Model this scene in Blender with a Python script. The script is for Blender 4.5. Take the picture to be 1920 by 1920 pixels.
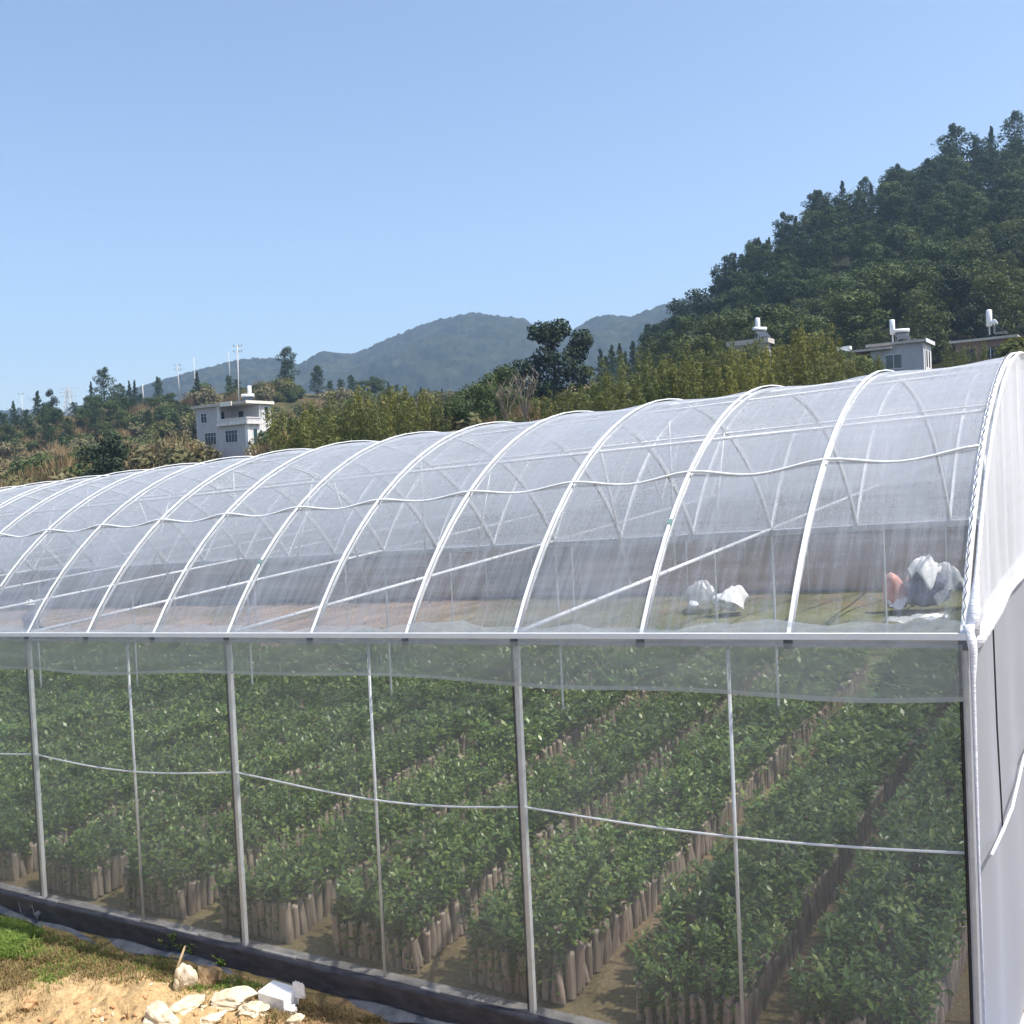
import bpy, math, random
import numpy as np
from mathutils import Vector, Matrix

for o in list(bpy.data.objects): bpy.data.objects.remove(o)
sc = bpy.context.scene
COL = sc.collection
R = math.radians

# ------------------------------------------------------------------ camera
Z0 = 4.5                                   # camera height over the datum
F, PITCH, ROLL = 1917.0, R(-1.85), R(-2.71)
cp, sp, cr, sr = math.cos(PITCH), math.sin(PITCH), math.cos(ROLL), math.sin(ROLL)
FW = np.array([0, cp, sp]); U_ = np.array([0, -sp, cp]); R_ = np.array([1., 0, 0])
RT = cr * R_ + sr * U_; UP = -sr * R_ + cr * U_
CAMP = np.array([0, 0, Z0])
cam = bpy.data.cameras.new('camera'); cam_o = bpy.data.objects.new('camera', cam); COL.objects.link(cam_o)
M = Matrix((( RT[0], UP[0], -FW[0], 0), (RT[1], UP[1], -FW[1], 0), (RT[2], UP[2], -FW[2], Z0), (0, 0, 0, 1)))
cam_o.matrix_world = M
cam.sensor_width = 36; cam.lens = 36 * F / 1920; cam.clip_start = 0.05; cam.clip_end = 20000
sc.camera = cam_o

# ------------------------------------------------------------------ light
SUN_AZ, SUN_EL = R(109), R(60)              # azimuth clockwise from +Y
w = bpy.data.worlds.new('World'); sc.world = w; w.use_nodes = True
nt = w.node_tree; nt.nodes.clear()
sky = nt.nodes.new('ShaderNodeTexSky'); sky.sky_type = 'NISHITA'; sky.sun_disc = False
sky.sun_elevation = SUN_EL; sky.sun_rotation = SUN_AZ; sky.air_density = 1.0; sky.dust_density = 2.2; sky.ozone_density = 1.5
sky.altitude = 300
bg = nt.nodes.new('ShaderNodeBackground'); bg.inputs['Strength'].default_value = 0.15
wo = nt.nodes.new('ShaderNodeOutputWorld')
nt.links.new(sky.outputs[0], bg.inputs[0]); nt.links.new(bg.outputs[0], wo.inputs[0])
sl = bpy.data.lights.new('sun', 'SUN'); sl.energy = 4.6; sl.angle = R(0.5); sl.color = (1, .95, .87)
so = bpy.data.objects.new('sun', sl); COL.objects.link(so)
SD = Vector((math.sin(SUN_AZ) * math.cos(SUN_EL), math.cos(SUN_AZ) * math.cos(SUN_EL), math.sin(SUN_EL)))
so.rotation_euler = SD.to_track_quat('Z', 'Y').to_euler(); so.location = (40, 0, 60)
sc.view_settings.view_transform = 'Standard'; sc.view_settings.look = 'None'
sc.view_settings.exposure = 0.62; sc.view_settings.gamma = 1
cy = sc.cycles
cy.max_bounces = 10; cy.diffuse_bounces = 3; cy.glossy_bounces = 2; cy.transmission_bounces = 3
cy.transparent_max_bounces = 40; cy.volume_bounces = 0
cy.use_adaptive_sampling = True; cy.adaptive_threshold = 0.03; cy.use_denoising = True
cy.caustics_reflective = False; cy.caustics_refractive = False; cy.sample_clamp_indirect = 4

# ------------------------------------------------------------------ frame of the greenhouse, pixel helpers
GO = np.array([2.756, 6.290, -4.089 + Z0]); GL = np.array([-.9245, .5890, -.0448]); GC = np.array([3.4127, 5.3607, .4082])
SPAN = float(np.linalg.norm(GC)); EAVE = 3.0; RISE = 1.77
LD = GL / np.linalg.norm(GL); CD = GC / SPAN; EZ = np.array([0, 0, 1.])
ARC_R = ((SPAN / 2) ** 2 + RISE ** 2) / (2 * RISE); ARC_A = math.asin(SPAN / 2 / ARC_R)
def G(u, v, w): return GO + u * GL + v * GC + np.array([0, 0, w])
def arc(k, dr=0.0):                        # (v, w) on the hoop at fraction k
    th = -ARC_A + 2 * ARC_A * k
    return .5 + (ARC_R + dr) * math.sin(th) / SPAN, EAVE + (ARC_R + dr) * math.cos(th) - (ARC_R - RISE)
def ray(px, py):
    return FW + (px - 960) / F * RT - (py - 960) / F * UP
def proj(p):
    q = np.asarray(p, float) - CAMP; z = q @ FW
    return 960 + F * (q @ RT) / z, 960 - F * (q @ UP) / z, z
def gh_at(px, py, wz=0.0):                 # the pixel's point on the greenhouse's plane
    d = ray(px, py); A = np.array([GL, GC, -d]).T
    u, v, t = np.linalg.solve(A, CAMP - GO - np.array([0, 0, wz]))
    return CAMP + t * d
GN = np.cross(GL, GC); GN = GN / GN[2] * 1.0 if GN[2] > 0 else -GN / -GN[2]
def plane_z(x, y): return GO[2] - (GN[0] * (x - GO[0]) + GN[1] * (y - GO[1])) / GN[2]
NF = np.array([-LD[1], LD[0]]); NF = NF / np.linalg.norm(NF)
if NF[1] > 0: NF = -NF                     # outward horizontal normal of the front side

# ------------------------------------------------------------------ noise and terrain
def _h(ix, iy, s):
    n = (ix.astype(np.int64) * 374761393 + iy.astype(np.int64) * 668265263 + s * 982451653) & 0x7fffffff
    n = ((n ^ (n >> 13)) * 1274126177) & 0x7fffffff
    return ((n ^ (n >> 16)) & 0xffff) / 65535.0
def vnoise(x, y, s=0):
    x = np.asarray(x, float); y = np.asarray(y, float)
    ix = np.floor(x).astype(np.int64); iy = np.floor(y).astype(np.int64); fx = x - ix; fy = y - iy
    fx = fx * fx * (3 - 2 * fx); fy = fy * fy * (3 - 2 * fy)
    return (_h(ix, iy, s) * (1 - fx) + _h(ix + 1, iy, s) * fx) * (1 - fy) + (_h(ix, iy + 1, s) * (1 - fx) + _h(ix + 1, iy + 1, s) * fx) * fy
def fbm(x, y, s=0, o=4):
    r = 0; a = .5; t = 0
    for i in range(o):
        r = r + a * vnoise(x, y, s + i * 7); t += a; a *= .5; x = x * 2.03; y = y * 2.03
    return r / t
def smooth(a, b, x):
    t = np.clip((x - a) / (b - a), 0, 1); return t * t * (3 - 2 * t)
def hz(px): return 898 - .0473 * (px - 960)
TPX = np.array([-900, 0, 300, 480, 700, 960, 1200, 1300, 1440, 1600, 1700, 1800, 1920, 2600.])
TT = (TPX - 960) / F
def zrow(d, ys): return (hz(TPX) - np.array(ys, float)) / F * d
TD = np.array([0, 45, 80, 115, 165, 250, 330, 420.])
T250 = zrow(250, [840, 795, 760, 738, 745, 745, 715, 672, 518, 424, 386, 362, 346, 362])
TZ = np.array([
    [-3.6] * 14,
    [-4.6, -4.3, -4, -3.6, -3.0, -2.2, -1.6, -1.2, -.8, -.3, 0, .3, .8, 2],
    [-3.5, -2.6, -1.8, -1.2, 0, 1.8, 2.6, 3.2, 3.8, 4.4, 4.8, 5.2, 6, 7],
    [-2, 0, 1.5, 2.2, 3, 5.0, 6, 6.6, 7, 7.6, 8, 8.6, 9.5, 12],
    [0, 3.5, 4.8, 5.2, 6.5, 9, 11, 14, 17, 21, 24, 26, 28, 30],
    T250,
    T250 * .75, T250 * .1])
def terrain(x, y):
    x = np.asarray(x, float); y = np.asarray(y, float)
    d = np.maximum(y, 1.0); t = np.clip(x / np.maximum(d, 12), TT[0], TT[-1]); dd = np.clip(d, 0, 419.9)
    it = np.clip(np.searchsorted(TT, t) - 1, 0, len(TT) - 2); i_d = np.clip(np.searchsorted(TD, dd) - 1, 0, len(TD) - 2)
    ft = (t - TT[it]) / (TT[it + 1] - TT[it]); fd = (dd - TD[i_d]) / (TD[i_d + 1] - TD[i_d])
    ft = ft * ft * (3 - 2 * ft); fd = fd * fd * (3 - 2 * fd) * .5 + fd * .5
    z = (TZ[i_d, it] * (1 - ft) + TZ[i_d, it + 1] * ft) * (1 - fd) + (TZ[i_d + 1, it] * (1 - ft) + TZ[i_d + 1, it + 1] * ft) * fd
    z = z + Z0
    amp = smooth(45, 120, y)
    z = z + amp * ((fbm(x / 22, y / 22, 3) - .5) * 4.0 + (fbm(x / 6, y / 6, 5, 3) - .5) * 1.2)
    # the levelled site of the greenhouse and the yard
    zp = plane_z(x, y) - .27
    rel_x = x - GO[0]; rel_y = y - GO[1]
    s = NF[0] * rel_x + NF[1] * rel_y                  # metres in front of the front side
    e = -(LD[0] * rel_x + LD[1] * rel_y) / np.hypot(LD[0], LD[1])   # metres beyond the end wall
    site = (1 - smooth(21, 33, -s)) * (1 - smooth(10, 26, e)) * (1 - smooth(50, 70, -e))
    z = z * (1 - site) + zp * site
    # bank the camera stands on
    bank = smooth(3.6, 6.4, s) * (1 - smooth(16, 40, s))
    z = z + bank * ((Z0 - 1.62) - z) * (1 - smooth(20, 45, np.abs(e)))
    return z, s, e
def ground_z(x, y): return float(terrain(np.array([x]), np.array([y]))[0][0])
def place(px, d):                          # ground point seen at image column px, d metres ahead
    x = d * (px - 960) / F; z = 0
    for _ in range(6):
        z = ground_z(x, d); x += (px - proj((x, d, z))[0]) * d / F
    return np.array([x, d, z])

# ------------------------------------------------------------------ materials
def mk(name):
    m = bpy.data.materials.new(name); m.use_nodes = True; n = m.node_tree; n.nodes.clear()
    out = n.nodes.new('ShaderNodeOutputMaterial'); return m, n, out
def noise_fac(n, scale, coord='Object', stretch=None, detail=5, rough=.6):
    tc = n.nodes.new('ShaderNodeTexCoord'); mp = n.nodes.new('ShaderNodeMapping')
    if stretch: mp.inputs['Scale'].default_value = stretch
    n.links.new(tc.outputs[coord], mp.inputs[0])
    nz = n.nodes.new('ShaderNodeTexNoise'); nz.inputs['Scale'].default_value = scale; nz.inputs['Detail'].default_value = detail
    nz.inputs['Roughness'].default_value = rough
    n.links.new(mp.outputs[0], nz.inputs['Vector']); return nz.outputs[0]
def ramp(n, src, stops):
    r = n.nodes.new('ShaderNodeValToRGB'); cr_ = r.color_ramp
    while len(cr_.elements) < len(stops): cr_.elements.new(.5)
    for e, (p, c) in zip(cr_.elements, stops): e.position = p; e.color = (*c, 1)
    n.links.new(src, r.inputs[0]); return r.outputs[0]
def math_(n, op, a, b=None, clamp=False):
    m = n.nodes.new('ShaderNodeMath'); m.operation = op; m.use_clamp = clamp
    for i, v in enumerate((a, b)):
        if v is None: continue
        if isinstance(v, (int, float)): m.inputs[i].default_value = v
        else: n.links.new(v, m.inputs[i])
    return m.outputs[0]
def pmat(name, c1, c2=None, scale=3, rough=.7, bump=0, stretch=None, metal=0, spec=.3, coord='Object', lo=.35, hi=.65):
    m, n, out = mk(name); b = n.nodes.new('ShaderNodeBsdfPrincipled')
    b.inputs['Roughness'].default_value = rough; b.inputs['Metallic'].default_value = metal; b.inputs['Specular IOR Level'].default_value = spec
    f = noise_fac(n, scale, coord, stretch)
    n.links.new(ramp(n, f, [(lo, c1), (hi, c2 or c1)]), b.inputs['Base Color'])
    if bump:
        bp = n.nodes.new('ShaderNodeBump'); bp.inputs['Strength'].default_value = bump; bp.inputs['Distance'].default_value = .03
        n.links.new(f, bp.inputs['Height']); n.links.new(bp.outputs[0], b.inputs['Normal'])
    n.links.new(b.outputs[0], out.inputs[0]); return m
def leafmat(name, cols, trans=.3, rough=.45, spec=.4, objvar=.35):
    """leaves: colour differs from leaf to leaf and from plant to plant"""
    m, n, out = mk(name)
    g = n.nodes.new('ShaderNodeNewGeometry'); oi = n.nodes.new('ShaderNodeObjectInfo')
    mix = math_(n, 'ADD', math_(n, 'MULTIPLY', g.outputs['Random Per Island'], 1 - objvar), math_(n, 'MULTIPLY', oi.outputs['Random'], objvar))
    c = ramp(n, mix, [(i / (len(cols) - 1), q) for i, q in enumerate(cols)])
    b = n.nodes.new('ShaderNodeBsdfPrincipled'); b.inputs['Roughness'].default_value = rough; b.inputs['Specular IOR Level'].default_value = spec
    n.links.new(c, b.inputs['Base Color'])
    t = n.nodes.new('ShaderNodeBsdfTranslucent'); n.links.new(c, t.inputs[0])
    x = n.nodes.new('ShaderNodeMixShader'); x.inputs[0].default_value = trans
    n.links.new(b.outputs[0], x.inputs[1]); n.links.new(t.outputs[0], x.inputs[2]); n.links.new(x.outputs[0], out.inputs[0]); return m
def filmmat(name, col, a0, agraze, astreak=0., tl=.5, gloss=.12, grough=.3, streak=(1, 1, 1), scale=1., tint=(1, 1, 1), coord='UV', power=2.0, rim=.0):
    """thin plastic film or insect net: part see-through, part milky; thicker to look through at a slant"""
    m, n, out = mk(name)
    lw = n.nodes.new('ShaderNodeLayerWeight'); lw.inputs[0].default_value = .5
    a = math_(n, 'ADD', math_(n, 'MULTIPLY', math_(n, 'POWER', lw.outputs['Facing'], power), agraze), a0)
    if astreak:
        f1 = noise_fac(n, scale, coord, streak, 6, .7); f2 = noise_fac(n, scale * .35, coord, (1, 1, 1), 3, .5)
        f3 = noise_fac(n, scale * 1.1, coord, (streak[1] * .7, streak[0] * .7, 1), 4, .6)
        q = math_(n, 'ADD', math_(n, 'MULTIPLY', math_(n, 'SUBTRACT', f1, .5), 1.0), math_(n, 'MULTIPLY', math_(n, 'SUBTRACT', f2, .5), 1.1))
        q = math_(n, 'ADD', q, math_(n, 'MULTIPLY', math_(n, 'SUBTRACT', f3, .5), .5))
        a = math_(n, 'ADD', a, math_(n, 'MULTIPLY', q, astreak))
    a = math_(n, 'MAXIMUM', math_(n, 'MINIMUM', a, .97), .06)
    tr = n.nodes.new('ShaderNodeBsdfTransparent'); tr.inputs[0].default_value = (*tint, 1)
    df = n.nodes.new('ShaderNodeBsdfDiffuse'); df.inputs[0].default_value = (*col, 1)
    tn = n.nodes.new('ShaderNodeBsdfTranslucent'); tn.inputs[0].default_value = (*col, 1)
    gl = n.nodes.new('ShaderNodeBsdfGlossy'); gl.inputs['Roughness'].default_value = grough; gl.inputs[0].default_value = (.95, .95, .95, 1)
    x1 = n.nodes.new('ShaderNodeMixShader'); x1.inputs[0].default_value = tl; n.links.new(df.outputs[0], x1.inputs[1]); n.links.new(tn.outputs[0], x1.inputs[2])
    x2 = n.nodes.new('ShaderNodeMixShader'); n.links.new(math_(n, 'ADD', math_(n, 'MULTIPLY', math_(n, 'POWER', lw.outputs['Facing'], 3.0), rim), gloss), x2.inputs[0]); n.links.new(x1.outputs[0], x2.inputs[1]); n.links.new(gl.outputs[0], x2.inputs[2])
    x3 = n.nodes.new('ShaderNodeMixShader'); n.links.new(a, x3.inputs[0]); n.links.new(tr.outputs[0], x3.inputs[1]); n.links.new(x2.outputs[0], x3.inputs[2])
    n.links.new(x3.outputs[0], out.inputs[0]); return m

MT = dict(
    film=filmmat('roof_film', (.50, .525, .58), .30, .52, 1.05, tl=.45, gloss=.17, grough=.40, streak=(9, .55, 1), scale=1.6, power=1.2, rim=.12),  # milky streaks of condensation, strengthened to imitate sun glare on the film
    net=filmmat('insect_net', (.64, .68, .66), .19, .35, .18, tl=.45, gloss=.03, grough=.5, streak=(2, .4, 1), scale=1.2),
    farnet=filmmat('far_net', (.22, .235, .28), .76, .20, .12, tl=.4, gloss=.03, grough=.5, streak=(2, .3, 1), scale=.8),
    flap=filmmat('flap_film', (.55, .58, .58), .40, .25, .22, tl=.5, gloss=.06, grough=.4, streak=(.5, 3, 1), scale=2.5),
    lapfilm=filmmat('lap_film', (.72, .76, .80), .42, .2, .5, tl=.5, gloss=.08, grough=.3, streak=(2, 6, 1), scale=4),
    hem=filmmat('hem_film', (.60, .64, .63), .5, .2, .1, tl=.4, gloss=.05, grough=.4, streak=(1, 3, 1), scale=3),
    gable=filmmat('gable_film', (.86, .88, .92), .62, .3, .3, tl=.45, gloss=.06, grough=.35, streak=(9, .4, 1), scale=1.4),
    endnet=filmmat('end_wall_film', (.54, .55, .60), .66, .30, .08, tl=.5, gloss=.05, grough=.45, streak=(3, .3, 1), scale=1.0),
    white_film=pmat('gathered_white_film', (.86, .87, .9), (.70, .72, .78), 14, .45, .5, (1, 1, 4)),
    galv=pmat('galvanised_steel', (.62, .64, .65), (.74, .76, .77), 9, .42, 0, metal=.2, spec=.5),
    strap=pmat('white_press_strap', (.86, .87, .88), (.80, .82, .84), 5, .4),
    beam=pmat('galvanised_gutter', (.42, .44, .48), (.55, .57, .62), 4, .42, .05, metal=.35),
    dark=pmat('black_rubber', (.018, .018, .02), (.03, .03, .035), 8, .6),
    plinth=pmat('dark_ground_film', (.045, .045, .055), (.085, .085, .10), 5, .42, .3, (1, 1, 3)),
    ledge=pmat('plinth_concrete', (.16, .155, .15), (.30, .28, .26), 7, .9, .4),
    bag=pmat('grow_bag', (.38, .315, .25), (.22, .18, .14), 9, .55, .4, (3, 3, .35)),
    bagpink=pmat('faded_grow_bag', (.42, .325, .265), (.25, .19, .155), 9, .55, .4, (3, 3, .35)),
    leaf=leafmat('seedling_leaf', [(.040, .082, .022), (.085, .158, .036), (.155, .245, .056), (.34, .40, .10)], .38, .33, .5),
    bark=pmat('bark', (.055, .042, .032), (.11, .09, .07), 6, .9, .4),
    grey_bark=pmat('pale_dead_bark', (.16, .13, .10), (.26, .22, .17), 6, .9),
    pine=leafmat('pine_needles', [(.019, .036, .015), (.038, .066, .024), (.078, .110, .036)], .2, .7, .1, .5),
    broad=leafmat('broadleaf', [(.034, .056, .021), (.066, .096, .031), (.118, .146, .046)], .22, .65, .15, .45),
    olive=leafmat('olive_leaf', [(.045, .062, .022), (.085, .104, .036), (.14, .155, .055)], .25, .65, .12, .5),
    bamboo=leafmat('bamboo_leaf', [(.066, .082, .026), (.12, .138, .040), (.19, .19, .058)], .3, .6, .15, .45),
    yellow_bamboo=leafmat('yellow_bamboo_leaf', [(.11, .12, .03), (.19, .19, .045), (.27, .25, .07)], .3, .6, .15, .3),
    darkbroad=leafmat('dark_broadleaf', [(.016, .032, .018), (.030, .050, .026), (.060, .080, .042)], .1, .65, .15, .2),
    scrub=leafmat('scrub_leaf', [(.095, .098, .046), (.165, .152, .078), (.25, .21, .12)], .15, .8, .05, .5),
    dry=leafmat('dry_reed', [(.17, .115, .06), (.27, .19, .095), (.36, .27, .15)], .15, .85, .05, .4),
    grass=leafmat('grass_blade', [(.10, .18, .03), (.17, .26, .05), (.27, .32, .09)], .3, .6, .2, 0),
    straw=leafmat('straw_blade', [(.16, .12, .055), (.26, .19, .09), (.38, .28, .14), (.12, .13, .04)], .2, .8, .1, 0),
    rock=pmat('pale_clay_rock', (.56, .46, .31), (.70, .62, .47), 7, .92, .8),
    rock2=pmat('brown_stone', (.40, .29, .16), (.27, .17, .09), 8, .92, .8),
    clod=pmat('orange_clod', (.42, .24, .12), (.54, .34, .18), 12, .95, .9),
    foam=pmat('white_foam', (.86, .86, .85), (.76, .76, .76), 30, .8, .3),
    wood=pmat('dry_stick', (.50, .38, .22), (.36, .26, .14), 14, .85),
    wallgrey=pmat('shaded_grey_render', (.50, .49, .50), (.36, .35, .36), 1.1, .9, .05, (3, 3, .35), lo=.3, hi=.75),  # shaded-side tone of the pale house walls put into the grey
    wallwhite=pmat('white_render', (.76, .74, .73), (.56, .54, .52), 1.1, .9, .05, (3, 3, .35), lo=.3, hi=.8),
    wallbrown=pmat('brown_brick', (.20, .13, .10), (.28, .19, .14), 4, .9, .1),
    slab=pmat('roof_slab', (.46, .41, .36), (.56, .51, .45), 2, .9, .1),
    cream=pmat('cream_fascia', (.80, .77, .66), (.74, .70, .60), 2, .8),
    glass=pmat('window_glass', (.012, .016, .028), (.022, .03, .045), 3, .25, 0, spec=.3),
    glassgreen=pmat('green_window_glass', (.02, .05, .05), (.04, .08, .08), 3, .12, 0, spec=.6),
    frame=pmat('pale_window_frame', (.70, .70, .70), (.62, .62, .62), 8, .6),
    tank=pmat('white_tank', (.86, .88, .89), (.80, .82, .84), 6, .35),
    panel=pmat('collector_tubes', (.015, .022, .03), (.03, .04, .05), 9, .25, 0, spec=.6),
    pole=pmat('concrete_pole', (.46, .455, .44), (.56, .55, .53), 4, .8),
    steel=pmat('tower_steel', (.60, .62, .64), (.70, .72, .74), 4, .5),
    tarp=pmat('blue_tarp', (.10, .19, .42), (.17, .28, .52), 5, .45, .4, (1, 6, 1)),
    sack=pmat('white_sack', (.86, .86, .84), (.78, .78, .77), 10, .6, .4),
    pink=pmat('pink_sack', (.72, .34, .30), (.80, .48, .42), 8, .6, .4),
    navy=pmat('dark_bundle', (.10, .11, .17), (.17, .18, .25), 7, .7, .5),
    clear=filmmat('clear_plastic', (.85, .87, .87), .45, .3, .5, tl=.4, gloss=.15, grough=.25, streak=(2, 2, 2), scale=6, coord='Object'),
)

# ------------------------------------------------------------------ mesh builders
class MB:
    def __init__(s): s.v = []; s.f = []; s.uv = []
    def add(s, V, Fc):
        b = len(s.v); s.v += [tuple(map(float, p)) for p in V]; s.f += [tuple(i + b for i in q) for q in Fc]; return s
    def hexa(s, P):                        # eight corners, bottom four then top four
        return s.add(P, [(3, 2, 1, 0), (4, 5, 6, 7), (0, 1, 5, 4), (1, 2, 6, 5), (2, 3, 7, 6), (3, 0, 4, 7)])
    def box(s, lo, hi):
        x0, y0, z0 = lo; x1, y1, z1 = hi
        return s.hexa([(x0, y0, z0), (x1, y0, z0), (x1, y1, z0), (x0, y1, z0), (x0, y0, z1), (x1, y0, z1), (x1, y1, z1), (x0, y1, z1)])
    def tube(s, P, r, n=6, cap=True):
        P = [np.asarray(p, float) for p in P]; V = []; rs = r if hasattr(r, '__len__') else [r] * len(P)
        t0 = P[1] - P[0]; ref = np.array([0, 0, 1.]) if abs(t0[2]) < .9 * np.linalg.norm(t0) else np.array([1., 0, 0])
        for i, p in enumerate(P):
            t = P[min(i + 1, len(P) - 1)] - P[max(i - 1, 0)]; t = t / (np.linalg.norm(t) + 1e-9)
            a = np.cross(t, ref); a = a / (np.linalg.norm(a) + 1e-9); b = np.cross(a, t)
            for k in range(n):
                g = 2 * math.pi * (k + .5) / n; V.append(p + rs[i] * (math.cos(g) * a + math.sin(g) * b))
        Fc = [(i * n + k, i * n + (k + 1) % n, (i + 1) * n + (k + 1) % n, (i + 1) * n + k) for i in range(len(P) - 1) for k in range(n)]
        if cap: Fc += [tuple(range(n - 1, -1, -1)), tuple((len(P) - 1) * n + k for k in range(n))]
        return s.add(V, Fc)
    def grid(s, fn, nu, nv, uvfn=None):
        V = [fn(i / nu, j / nv) for i in range(nu + 1) for j in range(nv + 1)]
        Fc = [(i * (nv + 1) + j, (i + 1) * (nv + 1) + j, (i + 1) * (nv + 1) + j + 1, i * (nv + 1) + j + 1) for i in range(nu) for j in range(nv)]
        if uvfn: s.uv += [uvfn(i / nu, j / nv) for i in range(nu + 1) for j in range(nv + 1)]
        return s.add(V, Fc)
    def build(s, name, mat, parent=None, smooth=False):
        me = bpy.data.meshes.new(name); me.from_pydata(s.v, [], s.f); me.materials.append(mat)
        if s.uv:
            l = me.uv_layers.new(name='UVMap'); vi = np.empty(len(me.loops), int); me.loops.foreach_get('vertex_index', vi)
            l.data.foreach_set('uv', np.array(s.uv)[vi].ravel())
        if smooth: me.polygons.foreach_set('use_smooth', [True] * len(me.polygons))
        me.update(); return link(name, me, parent)
def link(name, me, parent=None):
    o = bpy.data.objects.new(name, me); COL.objects.link(o)
    if parent is not None: o.parent = parent
    return o
def np_mesh(name, V, Q, mats, mi=None, smooth=False):
    V = np.asarray(V, np.float32); Q = np.asarray(Q, np.int32); k = Q.shape[1]
    me = bpy.data.meshes.new(name); me.vertices.add(len(V)); me.vertices.foreach_set('co', V.ravel())
    me.loops.add(Q.size); me.loops.foreach_set('vertex_index', Q.ravel())
    me.polygons.add(len(Q)); me.polygons.foreach_set('loop_start', np.arange(len(Q), dtype=np.int32) * k)
    for m in mats: me.materials.append(m)
    if mi is not None: me.polygons.foreach_set('material_index', np.asarray(mi, np.int32))
    if smooth: me.polygons.foreach_set('use_smooth', np.ones(len(Q), bool))
    me.update(calc_edges=True); me.validate(); return me
def tag(o, label=None, cat=None, group=None, kind=None):
    if label: o['label'] = label
    if cat: o['category'] = cat
    if group: o['group'] = group
    if kind: o['kind'] = kind
    return o
def empty(name, loc, rz=0, label=None, cat=None, group=None):
    o = bpy.data.objects.new(name, None); COL.objects.link(o); o.location = tuple(map(float, loc)); o.rotation_euler = (0, 0, rz)
    o.empty_display_size = .2
    return tag(o, label, cat, group)
def dup(root, loc, rz=0, s=1.0, label=None, group=None):
    r = root.copy(); COL.objects.link(r); r.location = tuple(map(float, loc)); r.rotation_euler = (0, 0, rz)
    r.scale = (s, s, s) if not hasattr(s, '__len__') else tuple(s)
    if label: r['label'] = label
    if group: r['group'] = group
    for ch in list(root.children):
        c = ch.copy(); COL.objects.link(c); c.parent = r
    return r
rng = np.random.default_rng(11); random.seed(5)

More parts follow.
